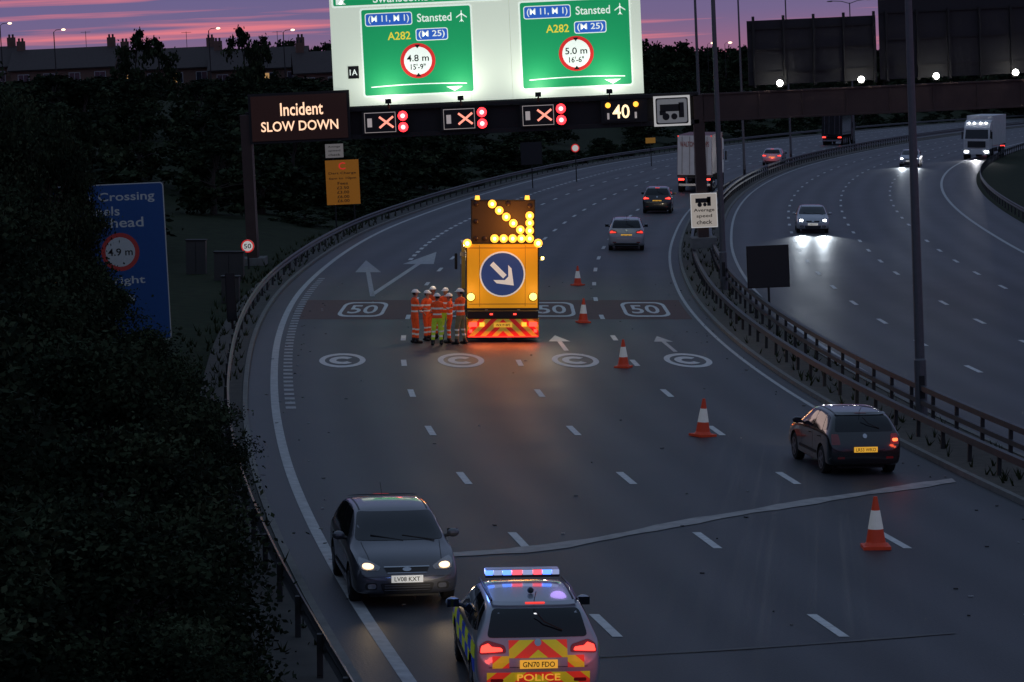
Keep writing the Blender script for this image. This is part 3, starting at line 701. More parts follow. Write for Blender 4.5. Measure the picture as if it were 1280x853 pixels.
def person(x,y,rz,suit,hands,feet=((-.12,0),(.12,.04)),ht=1.78,turn=0,lean=0):
    r=empty('road_worker',(x,y,0),rz); s=ht/1.78; r.scale=(s,)*3
    J={}; E=[]; R=[]; V=[]
    def j(n,p,rad,par=None):
        J[n]=len(V); V.append(p); R.append(rad)
        if par: E.append((J[par],J[n]))
    j('pel',(0,0,.96),(.155,.115)); j('wai',(0,lean*.3,1.10),(.145,.105),'pel'); j('che',(0,lean*.6,1.30),(.175,.125),'wai'); j('sho',(0,lean,1.44),(.12,.10),'che'); j('nec',(0,lean+.01,1.53),(.062,.062),'sho')
    for sg,nm in((-1,'l'),(1,'r')):
        f=feet[0 if sg<0 else 1]; hd=hands[0 if sg<0 else 1]
        j('hip'+nm,(sg*.095,0,.88),(.105,.11),'pel'); kx=(sg*.1+f[0])/2; ky=f[1]*.5+.03
        j('kne'+nm,(kx,ky,.50),(.075,.08),'hip'+nm); j('cal'+nm,((kx+f[0])/2,(ky+f[1])/2-.01,.32),(.068,.072),'kne'+nm); j('ank'+nm,(f[0],f[1],.10),(.058,.06),'cal'+nm)
        j('shd'+nm,(sg*.19,lean,1.43),(.075,.075),'sho')
        sh=Vector((sg*.20,lean,1.43)); h=Vector(hd); d=h-sh; mid=(sh+h)/2; reach=.58; drop=math.sqrt(max(0,(reach/2)**2-(d.length/2)**2))
        el=mid+Vector((sg*.55,-.35,-.8)).normalized()*drop
        j('elb'+nm,tuple(el),(.052,.052),'shd'+nm); j('wri'+nm,tuple(h),(.038,.038),'elb'+nm)
    me=bpy.data.meshes.new('body'); me.from_pydata(V,E,[]); o=bpy.data.objects.new('body',me); scene.collection.objects.link(o)
    sm=o.modifiers.new('sk','SKIN'); sm.use_smooth_shade=True
    for i,sv in enumerate(me.skin_vertices[0].data): sv.radius=R[i]; sv.use_root=(i==0)
    ss=o.modifiers.new('ss','SUBSURF'); ss.levels=2; ss.render_levels=2
    dg=bpy.context.evaluated_depsgraph_get(); nm_=bpy.data.meshes.new_from_object(o.evaluated_get(dg)); bpy.data.objects.remove(o)
    nm_.materials.clear(); nm_.materials.append(suit)
    for p in nm_.polygons: p.use_smooth=True; p.material_index=0
    bo=bpy.data.objects.new('body',nm_); scene.collection.objects.link(bo); bo.parent=r
    b=MB()
    for f in feet:
        b.tube([(f[0],f[1]-.10,.055),(f[0],f[1]-.06,.06),(f[0],f[1]+.06,.055),(f[0]*1.1,f[1]+.15,.045),(f[0]*1.12,f[1]+.19,.035)],[.035,.055,.052,.05,.025],BOOT,n=10); b.tube([(f[0],f[1],.04),(f[0],f[1],.19)],[.058,.066],BOOT,n=10)
    for sg,hd in((-1,hands[0]),(1,hands[1])):
        h=Vector(hd); d=(h-Vector((sg*.30,-.08,1.15))).normalized(); sd=d.cross(Vector((0,0,1))); sd=sd.normalized() if sd.length>.1 else Vector((0,1,0)); up=sd.cross(d).normalized()
        b.tube([h,h+d*.03,h+d*.095],[.026,.040,.036],SK,n=8,el=.5)
        for q_ in range(4):
            ln=[.065,.078,.073,.055][q_]; p0=h+d*.085+sd*(q_-1.5)*.019; p1=p0+d*ln*.5-up*.006; p2=p1+d*ln*.3-up*.016; p3=p2+d*ln*.15-up*.02
            b.tube([p0,p1,p2,p3],[.0095,.009,.008,.006],SK,n=6)
        p0=h+d*.03-sd*.035; b.tube([p0,p0+d*.03-sd*.022,p0+d*.058-sd*.026],[.012,.010,.007],SK,n=6)
    b.obj('boots_and_hands',r,smooth=True)
    hd=empty('head',(0,lean+.02,1.52),turn,r); b=MB()
    b.tube([(0,0,-.03),(0,.0,.06)],[.058,.055],SK,n=10,cap=False)
    prof=[(0,.02,.035),(.045,.02,.055),(.062,.012,.085),(.073,.005,.12),(.078,.0,.15),(.077,-.005,.18),(.066,-.008,.21),(.04,-.008,.235)]
    b.tube([(0,p[1],p[2]) for p in prof],[max(p[0],.02) for p in prof],SK,n=14,el=1.22)
    b.tube([(0,.09,.155),(0,.108,.122),(0,.09,.112)],[.008,.015,.008],SK,n=6)
    for s_ in(-1,1):
        b.ball((s_*.03,.083,.148),.011,HELM,n=8,k=5); b.ball((s_*.03,.092,.148),.006,HAIR,n=6,k=4); b.ball((s_*.079,-.005,.135),.026,SK,n=8,k=5,sc=(.35,.7,1.1)); b.tube([(s_*.018,.092,.166),(s_*.045,.085,.166)],.004,HAIR,n=5)
    b.tube([(-.022,.092,.088),(0,.098,.086),(.022,.092,.088)],.0045,mat('lips',(.3,.1,.09),.5),n=5)
    b.tube([(0,-.03,.10),(0,-.022,.19)],[.075,.084],HAIR,n=12,el=.95)
    b.ball((0,-.002,.178),.108,HELM,n=18,k=7,sc=(.98,1.18,.98),half=True)
    b.tube([(0,.03,.176),(0,.03,.184)],[.122,.120],HELM,n=18,el=1.22)
    b.obj('helmet_and_face',hd,smooth=True)
    return r
oo=hv('hivis_orange_suit',OR,OR); oy=hv('hivis_orange_yellow',YE,OR); od=hv('hivis_orange_khaki',DT,OR); 
fold=((.10,.26,1.16),(-.10,.28,1.12)); hips=((-.27,.05,1.03),(.27,.05,1.03)); hang=((-.28,.04,.88),(.28,.05,.88)); point=((-.1,.25,1.15),(.16,.42,1.25))
person(-3.30,99.6,-1.2,oo,fold,ht=1.82)
person(-2.92,100.6,-2.2,oo,hips,ht=1.72,turn=.3)
person(-2.52,98.9,.15,oy,fold,feet=((-.15,0),(.15,.06)),ht=1.74,turn=.5)
person(-2.28,100.9,2.9,oy,fold,ht=1.78,turn=-.3)
person(-2.12,99.7,1.5,oo,hang,ht=1.68)
person(-1.74,99.2,1.0,od,point,feet=((-.15,.05),(.17,-.05)),ht=1.88,turn=.3)
person(-2.72,101.4,2.6,oo,hang,ht=1.8)

# ---------------------------------------------------------------- gantry
GB=mat('gantry_steel_brown',(.065,.038,.030),.6,metal=.2,var=.35,scale=1.5); GD=mat('gantry_dark',(.014,.012,.012),.7); BW_=mat('sign_board_white',(.72,.75,.68),.5,em=(.80,.92,.74),es=.50,var=.05)  # white board also emits, imitating light on top of its real floodlights
GR=mat('sign_green',(.01,.26,.09),.5,em=(.008,.34,.12),es=.62,var=.04); SB=mat('sign_blue',(.02,.09,.45),.5,em=(.03,.14,.60),es=.6); TW=mat('sign_text_white',(.8,.8,.8),.5,em=(.86,1,.88),es=.65); TYW=mat('sign_text_yellow',(.75,.65,.05),.5,em=(1,.80,.06),es=.55)  # panel and lettering emission imitates floodlighting on the sign faces
SR=mat('sign_red',(.6,.02,.02),.5,em=(.80,.03,.03),es=.5); BKK=mat('sign_black',(.01,.01,.01),.5)
gan=empty('motorway_sign_gantry',(-12.5,142,0),0,upright=True)
b=MB()
b.box((0,0,3.6),(.5,.5,7.2),GB); b.box((0,.9,3.6),(.45,.45,7.2),GB)
for z in(1.2,2.6,4.0,5.4): b.box((0,.45,z),(.16,.5,.16),GB)
b.box((21.8,.4,3.6),(.5,.9,7.2),GB)
b.box((40.6,.4,3.6),(.5,.9,7.2),GB)
b.box((10.9,.4,5.9),(21.8,.9,.22),GD); b.box((10.9,.4,7.22),(21.8,.9,.2),GD)
b.box((10.9,.5,6.55),(21.3,.5,1.1),GD)
b.box((31.2,.4,6.55),(18.4,.9,1.35),GB)
for i in range(9): b.box((22.6+i*2.1,-.07,6.55),(.09,.05,1.3),GB)
b.box((31.2,-.08,7.18),(18.4,.08,.1),GB); b.box((31.2,-.08,5.92),(18.4,.08,.1),GB)
for x in(0,21.8,40.6): b.box((x,.4,.06),(1.2,1.8,.5),M_kerb)
for x in[5.5+i*1.5 for i in range(10)]: b.tube([(x,-.35,5.8),(x,-.35,6.0)],.02,GD,n=5)
b.obj('frame',gan,bevel=.02)
b=MB()
b.box((11.75,.1,10.45),(14.9,.14,6.15),BW_)
for x in[5.2+1.9*i for i in range(8)]: b.box((x,.3,10.3),(.12,.25,6.4),GD)
for x in(7.0,10.9,12.9,17.2): b.box((x,.028,10.45),(.015,.004,6.1),mat('board_joint',(.4,.42,.38),.6,em=(.8,.9,.75),es=.25))
def panel(x0,z0,x1,z1,y,m_,border=.07,r=.18):
    b.face([(x,y,z) for x,z in rrect(x0,z0,x1,z1,r)],TW); b.face([(x,y-.004,z) for x,z in rrect(x0+border,z0+border,x1-border,z1-border,r*.8)],m_)
def plane_icon(cx,cz,s,y,m_):
    for P in([(-1,.09),(-1,-.09),(.9,-.09),(1.05,0),(.9,.09)],[(.25,.05),(-.35,.95),(-.12,.95),(.5,.05)],[(.25,-.05),(-.35,-.95),(-.12,-.95),(.5,-.05)],[(-.8,.05),(-1.1,.38),(-.95,.38),(-.6,.05)],[(-.8,-.05),(-1.1,-.38),(-.95,-.38),(-.6,-.05)]):
        b.face([(cx+c*s,y,cz+a*s) for a,c in P],m_)
for k_,(cx,l1,l2) in enumerate(((8.42,'4.8 m',"15'-9\""),(16.03,'5.0 m',"16'-6\""))):
    panel(cx-2.68,7.78,cx+2.68,12.02,.02,GR,r=.12)
    y=.008
    panel(cx-2.45,11.15,cx-.18,11.78,.012,SB,border=.04,r=.12); text(b,'(M 11, M 1)',xz(cx-1.31,11.46,.004),.40,TW,w=1.95)
    text(b,'Stansted',xz(cx+.88,11.46,y),.40,TW,w=1.65); plane_icon(cx+2.18,11.46,.27,y,TW)
    text(b,'A282',xz(cx-.85,10.65,y),.38,TYW,w=1.1); panel(cx-.05,10.36,cx+1.5,10.95,.012,SB,border=.04,r=.12); text(b,'(M 25)',xz(cx+.72,10.65,.004),.38,TW,w=1.25)
    disc(b,cx,9.42,.010,.84,SR,32); disc(b,cx,9.42,.006,.67,TW,32); text(b,l1,xz(cx,9.55,.002),.32,BKK,w=1.06); text(b,l2,xz(cx,9.13,.002),.28,BKK,w=.72)
    for s in(1,-1): b.face([(cx-.13,.002,9.42+s*.76),(cx+.13,.002,9.42+s*.76),(cx,.002,9.42+s*.58)],BKK)
    for i in range(14):
        a0=-2.3+4.6*i/14;a1=-2.3+4.6*(i+1)/14; f=lambda a:8.28-.012*a*a
        b.face([(cx+a0,y,f(a0)),(cx+a1,y,f(a1)),(cx+a1,y,f(a1)+.05),(cx+a0,y,f(a0)+.05)],TW)
    b.face([(cx+1.3,y,8.12),(cx+2.1,y,8.12),(cx+1.7,y,7.9)],TW)
panel(4.42,12.12,12.6,13.3,.02,GR,r=.1); text(b,'Swanscombe Dartford',xz(9.0,12.48,.01),.42,TW,w=5.2)
b.face([(4.75,.01,12.3),(4.87,.01,12.25),(5.25,.01,12.75),(5.13,.01,12.8)],TW); b.face([(4.62,.01,12.25),(5.1,.01,12.25),(4.62,.01,12.7)],TW)
b.box((5.3,.02,9.0),(.52,.03,.6),BKK); text(b,'1A',xz(5.3,9.0,.0),.28,TW,w=.36)
b.obj('direction_sign',gan)
b=MB()
SX=mat('signal_cross',(.9,.5,.4),.4,em=(1,.30,.20),es=1.3); RL=mat('signal_red_lit',(1,.03,.03),.3,em=(1,.022,.030),es=4.5); RC=mat('signal_red_core',(1,.2,.2),.3,em=(1,.20,.20),es=6)
S4=mat('signal_digits',(1,.8,.5),.3,em=(1,.72,.40),es=1.6); LB=mat('signal_label',(.5,.5,.48),.5,em=(1,.85,.8),es=.26)
for i,cx in enumerate((6.55,10.35,14.15,18.05)):
    z=6.55; b.box((cx+.15,-.12,z),(2.2,.22,1.08),GD)
    b.box((cx-.08,-.24,z),(1.5,.03,.96),LB if i<3 else GD); b.box((cx-.08,-.26,z),(1.45,.03,.91),BKK)
    if i<3:
        for a in(-1,1):
            M_=Matrix.Rotation(a*math.radians(38),3,'Y'); b.box((cx+.22,-.285-.006*a,z),(.85,.008,.10),SX,M=M_)
        for zz in(.27,-.27): b.tube([(cx+1.02,-.24,z+zz),(cx+1.02,-.3,z+zz)],.245,BKK,n=16); b.ball((cx+1.02,-.3,z+zz),.235,RL,n=16,k=7,sc=(1,.4,1)); b.ball((cx+1.02,-.38,z+zz),.11,RC,n=12,k=6,sc=(1,.4,1))
        b.box((cx-.58,-.285,z),(.22,.012,.42),LB); 
    else:
        text(b,'40',xz(cx,z,-.28),.66,S4,w=.82)
        for xx in(-.62,.72): b.ball((cx+xx,-.3,z+.32),.13,AL,n=12,k=6,sc=(1,.4,1))
        b.box((cx+.7,-.28,z-.2),(.1,.02,.3),LB); b.box((cx-.62,-.28,z-.2),(.1,.02,.3),LB)
b.obj('lane_signals',gan)
b=MB()
b.box((2.62,-.1,6.98),(4.85,.6,2.4),GD); b.box((2.62,-.43,6.98),(4.6,.06,2.15),mat('vms_face',(.012,.008,.007),.5,em=(1,.30,.12),es=.008))
VT=mat('vms_text_amber',(1,.7,.4),.4,em=(1,.60,.38),es=1.25)
text(b,'Incident',xz(2.75,7.38,-.47),.62,VT,w=2.05); text(b,'SLOW DOWN',xz(2.62,6.58,-.47),.48,VT,w=3.7)
b.obj('message_sign',gan)
b=MB()
b.box((20.5,-.12,6.47),(1.75,.08,1.45),WS); b.face([(x,-.165,z) for x,z in rrect(19.72,5.84,21.28,7.1,.1)],BKK)
b.face([(x,-.17,z) for x,z in rrect(19.78,5.90,21.22,7.04,.1)],mat('camera_sign_white',(.25,.26,.28),.5,em=(1,1,1),es=.08))
b.box((20.40,-.18,6.62),(.95,.012,.34),BKK); b.box((20.95,-.18,6.5),(.25,.012,.72),BKK); b.box((20.05,-.18,6.38),(.3,.012,.2),BKK); disc(b,20.2,6.2,-.188,.17,BKK,16); disc(b,20.6,6.2,-.188,.15,BKK,16)
b.obj('camera_sign',gan)
b=MB()
for x in(6.95,10.4,14.1,17.5):
    b.tube([(x,0,7.2),(x,-.9,7.25),(x,-1.2,7.45)],.04,GD,n=6); b.box((x,-1.2,7.55),(.28,.34,.22),GD)
HF=mat('floodlamp_white',(1,1,.9),.3,em=(1,1,.90),es=30)
for x in(25.7,29.6,33.2,37.0): b.box((x,-.3,7.42),(.3,.3,.14),GD); b.tube([(x,.0,7.3),(x,-.3,7.35)],.03,GD,n=5); b.ball((x,-.42,7.56),.15,HF,n=12,k=6)
b.obj('flood_lamps',gan)
for x in(6.95,10.4,14.1,17.5): light('AREA',(x,-1.15,7.68),50,(.95,1,.85),gan,size=.5,sz2=.3,rot=aim((0,.45,1)),name='sign_floodlight')
b=MB()
SG=mat('sign_back_dark',(.022,.020,.023),.7,metal=.1,var=.2)
b.box((27.4,.6,9.05),(6.2,.1,3.1),SG); b.box((34.6,.6,9.75),(7.9,.1,4.5),SG)
for x in[24.6+1.45*i for i in range(5)]+[31.0+1.5*i for i in range(6)]: b.box((x,.45,9.1),(.12,.2,3.4),GD)
for z in(8.1,9.2,10.2): b.box((27.4,.5,z),(6.1,.08,.08),GD)
for z in(8.1,9.4,10.7,11.6): b.box((34.6,.5,z),(7.8,.08,.08),GD)
b.obj('opposite_sign_back',gan)
b=MB()
b.box((21.85,-.12,1.62),(1.28,.05,1.66),WS); b.face([(x,-.148,z) for x,z in rrect(21.25,.83,22.45,2.41,.06)],mat('avg_sign_face',(.5,.47,.42),.5,em=(1,.86,.70),es=.24))
b.box((21.8,-.155,2.10),(.70,.01,.22),BKK); b.box((22.1,-.155,2.05),(.18,.01,.44),BKK); disc(b,21.65,1.90,-.16,.11,BKK,14); disc(b,21.9,1.90,-.16,.09,BKK,14)
for t_,z,w_ in(('Average',1.62,1.0),('speed',1.34,.75),('check',1.06,.75)): text(b,t_,xz(21.85,z,-.155),.20,BKK,w=w_)
b.obj('average_speed_sign',gan)
# ---------------------------------------------------------------- smaller signs
def post_sign(name,x,y,parts,posts,zb=0):
    r=empty(name,(x,y,zb),0,upright=True); b=MB()
    for px,h_ in posts: b.tube([(px,.06,-.6),(px,.06,h_)],.045,GD,n=8)
    parts(b); b.obj('panel',r); return r
def p50(b):
    b.tube([(0,0,1.05),(0,.03,1.05)],.31,WS,n=24); disc(b,0,1.05,-.004,.31,SR,24); disc(b,0,1.05,-.008,.245,WS,24); text(b,'50',xz(0,1.05,-.012),.22,BKK,w=.34)
post_sign('speed_limit_sign',-12.45,139,p50,[(0,1.2)])
def pblue(b):
    BP=mat('sign_blue_faint_glow',(.012,.050,.17),.5,em=(.01,.06,.24),es=.05); TD=mat('sign_text_dim',(.22,.26,.31),.5,em=(.6,.7,.8),es=.04)  # sign has no lamp; faint emission added to brighten face and lettering
    b.box((0,.03,3.0),(4.3,.06,5.1),mat('sign_alu',(.1,.1,.1),.5)); b.face([(x,-.004,z) for x,z in rrect(-2.15,.45,2.15,5.55,.12)],TD); b.face([(x,-.008,z) for x,z in rrect(-2.12,.48,2.12,5.52,.1)],BP)
    text(b,'Thames Crossing',xz(.05,5.1,-.012),.36,TD,w=3.6); text(b,'Tunnels',xz(-.1,4.68,-.012),.30,TD,w=1.6); text(b,'1 m ahead',xz(.3,4.3,-.012),.32,TD,w=2.3)
    disc(b,.65,3.35,-.012,.62,mat('sign_red_faint_glow',(.20,.03,.03),.5,em=(.5,.05,.05),es=.05),28); disc(b,.65,3.35,-.016,.48,TD,28); text(b,'4.9 m',xz(.65,3.35,-.02),.24,BKK,w=.8); text(b,'Use right',xz(.4,2.4,-.012),.32,TD,w=2.0); text(b,'lanes',xz(.4,1.9,-.012),.30,TD,w=1.3)
post_sign('direction_sign',-13.15,95,pblue,[(-1.6,3),(1.6,3)])
def pyel(b):
    YB=mat('charge_sign_yellow',(.36,.16,.02),.6,em=(1,.34,.02),es=.10); 
    b.box((0,.02,2.9),(1.95,.05,2.6),YB)
    text(b,'C',xz(.0,3.85,-.012),.42,SR,w=.4)
    for t_,z,w_ in(('Dart Charge',3.42,1.6),('6am to 10pm',3.12,1.6),('Fees',2.84,.6),('£2.50',2.58,.7),('£3.00',2.32,.7),('£6.00',2.06,.7),('£6.00',1.82,.7)): text(b,t_,xz(0,z,-.012),.17,BKK,w=w_)
    b.box((-.4,.02,4.75),(1.05,.05,.8),mat('notice_grey',(.2,.2,.2),.5,em=(1,.9,.85),es=.08))
    for t_,z in(('Average',4.98),('speed',4.75),('check',4.52)): text(b,t_,xz(-.4,z,-.012),.13,BKK,w=.7)
post_sign('charge_notice_sign',-9.75,172,pyel,[(-.5,5.1),(.6,4)])
def pback(w,h,z): return lambda b:(b.box((0,-.02,z+h/2),(w,.05,h),GD),b.box((0,-.055,z+h/2),(w-.08,.02,h-.08),SG))
post_sign('sign_back',9.75,111,pback(1.6,1.6,1.0),[(0,1.2)],.08)
post_sign('sign_back',1.7,240,pback(1.75,1.85,1.9),[(0,2)])
post_sign('sign_back',-9.9,104,pback(.35,1.7,.4),[(0,1)])
def pc(b): b.tube([(0,0,2.9),(0,.04,2.9)],.36,SR,n=20); disc(b,0,2.9,-.006,.27,WS,20)
post_sign('round_sign',5.6,255,pc,[(0,3)]); 
def py(b): b.box((0,0,2.6),(1.0,.05,.55),mat('yellow_sign_small',(.4,.2,.03),.6,em=(1,.45,.05),es=.1))
post_sign('yellow_sign',14.2,300,py,[(0,2.6)])
for x,y,w_,h_ in((-12.6,131,1.3,1.3),(-14.6,136,.9,1.6),(-11.3,118,.7,1.1)):
    b=MB(); b.box((0,0,h_/2),(w_,.6,h_),mat('cabinet_grey',(.05,.045,.04),.6)); b.box((0,0,h_+.03),(w_+.08,.7,.05),GD); b.box((0,-.31,h_/2),(.02,.02,h_*.9),GD); b.obj('roadside_cabinet',loc=(x,y,gz(x,y)-.05),bevel=.01)

# ---------------------------------------------------------------- lighting columns
MG=mat('column_grey',(.13,.13,.135),.5,metal=.5,var=.2)
def column(x,y,h=15,r=.13,z=.05):
    rt=empty('street_lamp',(x,y,z),-slope(L1,y),upright=True); b=MB()
    b.tube([(0,0,0),(0,0,1.6),(0,0,1.65),(0,0,h)],[r*1.25,r*1.2,r,r*.6],MG,n=14); b.tube([(0,0,0),(0,0,.06)],.28,MG,n=10)
    b.box((0,-r*1.2,.9),(.14,.02,.6),GD)
    for s in(-1,1):
        b.tube([(0,0,h-.1),(s*1.0,0,h+.22),(s*2.0,0,h+.3)],.045,MG,n=8); b.tube([(s*1.9,0,h+.3),(s*2.2,0,h+.3),(s*2.75,0,h+.27)],[.05,.16,.09],MG,n=10,el=.5)
        b.box((s*2.35,0,h+.21),(.5,.24,.03),LENS)
    b.obj('column',rt)
for x,y in((10.72,76.5),(8.95,123.8)): column(x,y)
for y,h in((172,15),(249,17),(300,17),(360,18)): column(L1(y)+12.5,y,h,.11)
column(L1(20)+12.4,20)

# ---------------------------------------------------------------- vegetation
def leafmat(name,c,var):
    return mat(name,c,.85,var=var,scale=.9,spec=.06)
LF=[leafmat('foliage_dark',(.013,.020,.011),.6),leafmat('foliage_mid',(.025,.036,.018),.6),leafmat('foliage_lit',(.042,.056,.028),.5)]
BK=mat('bark',(.04,.03,.024),.9,var=.4,scale=6,bump=.6)
def treemesh(nleaf,seed,R=2.4,H=6.0,leaf=.14,ncl=46):
    rnd=random.Random(seed); b=MB()
    trunk=[(0,0,-.6),(.05,.02,H*.2),(rnd.uniform(-.2,.2),rnd.uniform(-.2,.2),H*.45),(rnd.uniform(-.25,.25),rnd.uniform(-.25,.25),H*.8)]
    b.tube(trunk,[.2,.15,.11,.04],BK,n=8)
    cl=[]
    for i in range(ncl):
        t=rnd.random(); z=H*(.14+.82*t); env=R*(math.sin(math.pi*min(1,(.15+.85*t)**.8))**.6*.85+.12)*rnd.uniform(.75,1.15)
        a=rnd.uniform(0,2*math.pi); rr=env*math.sqrt(rnd.uniform(.15,1)); c=Vector((rr*math.cos(a),rr*math.sin(a),z)); cl.append((c,rnd.uniform(.30,.75)*R/2.4,rnd.random()))
        k=min(.95,max(0,(z-.5)/H*.8)); p0=Vector(trunk[1]).lerp(Vector(trunk[3]),k)
        if i%2==0: b.tube([p0,(p0+c)/2+Vector((0,0,.15)),c],[.05,.03,.012],BK,n=5,cap=False)
    for i in range(nleaf):
        c,s,tone=cl[int(rnd.random()*len(cl))]; p=c+Vector((rnd.gauss(0,s*.55),rnd.gauss(0,s*.55),rnd.gauss(0,s*.42)))
        a=Vector((rnd.gauss(0,1),rnd.gauss(0,1),rnd.gauss(0,.7))).normalized(); q=a.orthogonal().normalized(); q=Matrix.Rotation(rnd.uniform(0,6.28),3,a)@q
        l=leaf*rnd.uniform(.6,1.4); w=l*.6; side=a.cross(q)
        b.face([p-q*l*.5,p+side*w*.5,p+q*l*.5,p-side*w*.5],LF[0] if (tone<.35 or p.z<c.z-.25*s) else (LF[2] if tone>.8 or rnd.random()<.12 else LF[1]))  # shade painted by leaf colour: clump undersides dark, lit tone only above
    o=b.obj('tree_tmp'); me=o.data; bpy.data.objects.remove(o); return me
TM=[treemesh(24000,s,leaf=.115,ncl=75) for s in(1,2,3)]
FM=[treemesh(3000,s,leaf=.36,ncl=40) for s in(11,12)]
def tree(x,y,h,r,me,name='tree',parent=None,z=None):
    o=bpy.data.objects.new(name,me); scene.collection.objects.link(o); o.location=(x,y,gz(x,y)-.1 if z is None else z)
    s=r/2.4; o.scale=(s,s,h/6.0); o.rotation_euler.z=random.uniform(0,6.28)
    if parent:o.parent=parent
    return o
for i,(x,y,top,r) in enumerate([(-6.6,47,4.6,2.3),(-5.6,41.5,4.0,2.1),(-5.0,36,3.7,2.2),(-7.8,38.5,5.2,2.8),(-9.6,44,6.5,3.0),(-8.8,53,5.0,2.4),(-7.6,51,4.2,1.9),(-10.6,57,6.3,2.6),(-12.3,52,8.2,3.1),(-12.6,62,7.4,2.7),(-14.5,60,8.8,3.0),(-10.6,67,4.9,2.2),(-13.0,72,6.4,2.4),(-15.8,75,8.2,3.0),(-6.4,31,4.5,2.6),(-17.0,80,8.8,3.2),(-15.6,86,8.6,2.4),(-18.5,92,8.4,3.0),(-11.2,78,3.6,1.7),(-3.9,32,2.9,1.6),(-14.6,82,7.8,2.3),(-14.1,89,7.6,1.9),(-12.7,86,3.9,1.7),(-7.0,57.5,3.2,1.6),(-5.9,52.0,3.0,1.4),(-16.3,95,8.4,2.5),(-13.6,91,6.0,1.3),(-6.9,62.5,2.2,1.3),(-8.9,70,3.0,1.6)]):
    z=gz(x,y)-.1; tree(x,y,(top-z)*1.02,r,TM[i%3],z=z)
wl=empty('woodland')
rnd=random.Random(5)
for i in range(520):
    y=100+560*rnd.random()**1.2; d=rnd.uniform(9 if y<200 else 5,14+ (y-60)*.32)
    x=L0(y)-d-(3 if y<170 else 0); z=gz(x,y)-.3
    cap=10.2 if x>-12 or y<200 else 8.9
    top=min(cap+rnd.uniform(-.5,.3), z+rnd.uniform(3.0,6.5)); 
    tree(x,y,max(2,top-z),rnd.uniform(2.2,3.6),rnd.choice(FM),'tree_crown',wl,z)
for i in range(260):
    y=rnd.uniform(640,820); x=rnd.uniform(-60,330)
    tree(x,y,rnd.uniform(13,17.5),rnd.uniform(5,8),rnd.choice(FM),'tree_crown',wl,0)
for i in range(110):
    y=rnd.uniform(300,640); x=L1(y)+40+rnd.uniform(2,40); tree(x,y,rnd.uniform(3,6),rnd.uniform(2.5,4),rnd.choice(FM),'tree_crown',wl,gz(x,y)-.3)
for i in range(60):
    y=rnd.uniform(150,640); x=L0(y)-rnd.uniform(3.4,6); tree(x,y,rnd.uniform(1.0,2.2),rnd.uniform(1.2,2),rnd.choice(FM),'shrub',wl,gz(x,y)-.2)
for x,y,h,r in((-40.5,318,9.8,2.4),(-38.4,322,9.0,2.2),(-28.6,316,10.0,2.2),(-27.2,320,9.2,1.9)): tree(x,y,h,r,FM[0],z=4.3)

# ---------------------------------------------------------------- houses
BR=mat('house_brick',(.14,.08,.06),.85,var=.3,scale=3); RF=mat('roof_tile',(.050,.036,.034),.8,var=.4,scale=4); WI=mat('window_glass',(.03,.035,.05),.1); WF=mat('window_frame',(.35,.35,.35),.6); WL=mat('window_lit',(.5,.3,.1),.5,em=(1,.55,.2),es=.35)
def house(x,y,w,rz,zb=5.0,eav=4.9,ridge=7.2):
    rt=empty('brick_house',(x,y,zb),rz,upright=True); d=8
    b=MB(); b.box((0,0,eav/2-1),(w,d,eav+2),BR); b.obj('walls',rt)
    b=MB(); e=.35
    A=[(-w/2-e,-d/2-e,eav-.05),(w/2+e,-d/2-e,eav-.05),(w/2+e,0,ridge),(-w/2-e,0,ridge),(-w/2-e,d/2+e,eav-.05),(w/2+e,d/2+e,eav-.05)]
    for f in((0,1,2,3),(3,2,5,4)): b.face([A[i] for i in f],RF); b.face([(A[i][0],A[i][1],A[i][2]+.12) for i in f],RF)
    for s in(0,1):
        i=(0,3,4) if s==0 else (1,2,5); b.face([(A[k][0]+(e if s==0 else -e),A[k][1],A[k][2]) for k in i],BR)
    b.obj('roof',rt)
    b=MB()
    for cx in(-w/2+.6,w/2-.6): b.box((cx,.1,ridge+.35),(.9,.55,1.5),BR); b.tube([(cx-.2,.1,ridge+1.1),(cx-.2,.1,ridge+1.45)],.12,RF,n=8); b.tube([(cx+.2,.1,ridge+1.1),(cx+.2,.1,ridge+1.45)],.12,RF,n=8)
    b.tube([(w*.2,0,ridge),(w*.2,0,ridge+1.9)],.03,GD,n=4); b.box((w*.2,0,ridge+1.8),(1.1,.04,.04),GD)
    b.obj('chimneys',rt)
    b=MB(); n=max(2,int(w/2.6))
    for k_ in range(n):
        cx=-w/2+w*(k_+.5)/n
        for z in(1.3,3.9): b.box((cx,-d/2-.02,z),(1.3,.06,1.2),WF); b.box((cx-.3,-d/2-.055,z),(.54,.03,1.05),WL if rnd.random()<.12 else WI); b.box((cx+.3,-d/2-.055,z),(.54,.03,1.05),WI)
    b.box((0,-d/2-.03,.6),(.95,.08,2.1),WF); b.obj('windows_and_door',rt)
for x,y,w_ in((-62,338,11.5),(-50.3,336,11.5),(-39,338,11),(-28.2,334,10.5),(-73,340,10)): house(x,y,w_,rnd.uniform(-.06,.06))
house(-19.5,324,8,.1,zb=4.6)
LH=mat('street_lantern_lit',(1,.8,.5),.4,em=(1,.72,.45),es=3)
for x,y,h,z_ in((-51.5,300,8.8,5.6),(-46.4,302,8.2,5.6),(-31.0,306,8.4,5.6),(-23.6,310,8.3,5.6),(41,560,16.0,-.5),(39.4,585,16.2,-.5)):
    rt=empty('street_lamp',(x,y,z_),0,upright=True); b=MB(); b.tube([(0,0,-1),(0,0,h-.2),(.25,0,h),(.9,0,h+.05)],[.07,.05,.04,.03],GD,n=6); b.ball((1.0,0,h),.17 if y<400 else .30,LH,n=8,k=5,sc=(1.3,1,.6)); b.obj('column',rt)

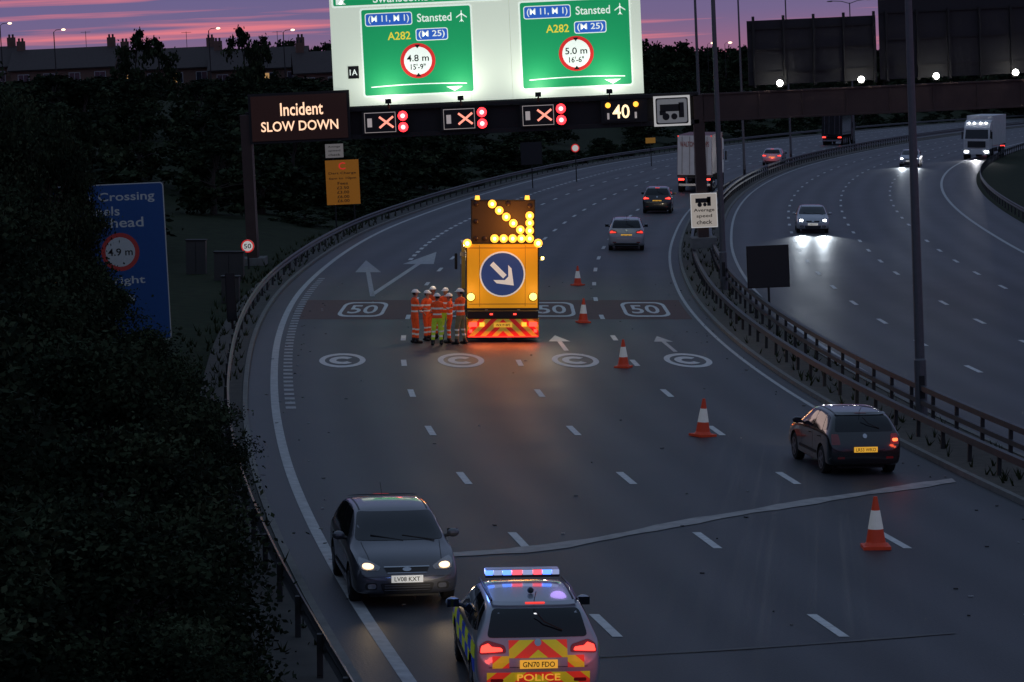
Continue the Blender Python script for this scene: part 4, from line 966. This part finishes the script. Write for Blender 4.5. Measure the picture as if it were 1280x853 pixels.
# ---------------------------------------------------------------- world, sun
w=bpy.data.worlds.new('World'); scene.world=w; w.use_nodes=True; nt=w.node_tree; L=nt.links.new
bg=nt.nodes['Background']; out=nt.nodes['World Output']
sky=nt.nodes.new('ShaderNodeTexSky'); sky.sky_type='NISHITA'; sky.sun_disc=False; sky.sun_elevation=math.radians(.5); sky.sun_rotation=math.radians(-25); sky.air_density=1.5; sky.dust_density=2
tc=nt.nodes.new('ShaderNodeTexCoord'); sp=nt.nodes.new('ShaderNodeSeparateXYZ'); L(tc.outputs['Generated'],sp.inputs[0])
cr=nt.nodes.new('ShaderNodeValToRGB'); e=cr.color_ramp.elements
e[0].position=0; e[0].color=(.34,.15,.25,1); e[1].position=1; e[1].color=(.16,.23,.35,1)
for p,c in((.008,(.32,.15,.26)),(.018,(.19,.14,.28)),(.035,(.14,.13,.29)),(.12,(.11,.13,.26)),(.4,(.15,.20,.32))):
    x=e.new(p); x.color=list(c)+[1]
L(sp.outputs[2],cr.inputs[0])
mp=nt.nodes.new('ShaderNodeMapping'); mp.inputs['Scale'].default_value=(7,7,230); L(tc.outputs['Generated'],mp.inputs[0])
n=nt.nodes.new('ShaderNodeTexNoise'); n.inputs['Scale'].default_value=1; n.inputs['Detail'].default_value=6; L(mp.outputs[0],n.inputs[0])
c2=nt.nodes.new('ShaderNodeValToRGB'); c2.color_ramp.elements[0].position=.50; c2.color_ramp.elements[1].position=.64; L(n.outputs['Fac'],c2.inputs[0])
fade=nt.nodes.new('ShaderNodeMapRange'); fade.inputs[1].default_value=.10; fade.inputs[2].default_value=.02; L(sp.outputs[2],fade.inputs[0])
mu=nt.nodes.new('ShaderNodeMath'); mu.operation='MULTIPLY'; L(c2.outputs[0],mu.inputs[0]); L(fade.outputs[0],mu.inputs[1])
mx=nt.nodes.new('ShaderNodeMix'); mx.data_type='RGBA'; L(mu.outputs[0],mx.inputs[0]); L(cr.outputs[0],mx.inputs[6]); mx.inputs[7].default_value=(.80,.22,.27,1)
L(mx.outputs[2],bg.inputs[0]); bg.inputs[1].default_value=.92
bg2=nt.nodes.new('ShaderNodeBackground'); L(sky.outputs[0],bg2.inputs[0]); bg2.inputs[1].default_value=.004
ad=nt.nodes.new('ShaderNodeAddShader'); L(bg.outputs[0],ad.inputs[0]); L(bg2.outputs[0],ad.inputs[1]); L(ad.outputs[0],out.inputs[0])
s=light('SUN',(0,0,50),.03,(1,.7,.55),rot=aim((.4,-.9,-.12)),name='sun'); s.data.angle=math.radians(10)

# ---------------------------------------------------------------- camera
cam=bpy.data.cameras.new('camera'); co=bpy.data.objects.new('camera',cam); scene.collection.objects.link(co)
cam.lens=103.5; cam.sensor_width=36; cam.clip_end=6000; cam.clip_start=.5
co.location=(0,0,9); co.rotation_euler=(math.radians(90-5.12),0,0); scene.camera=co
bpy.context.view_layer.update()
Rm=Matrix.Rotation(BANK,4,'Y')
for o in list(scene.objects):
    if o.parent is None: o.matrix_world=Rm@o.matrix_world
print('objects',len(scene.objects))
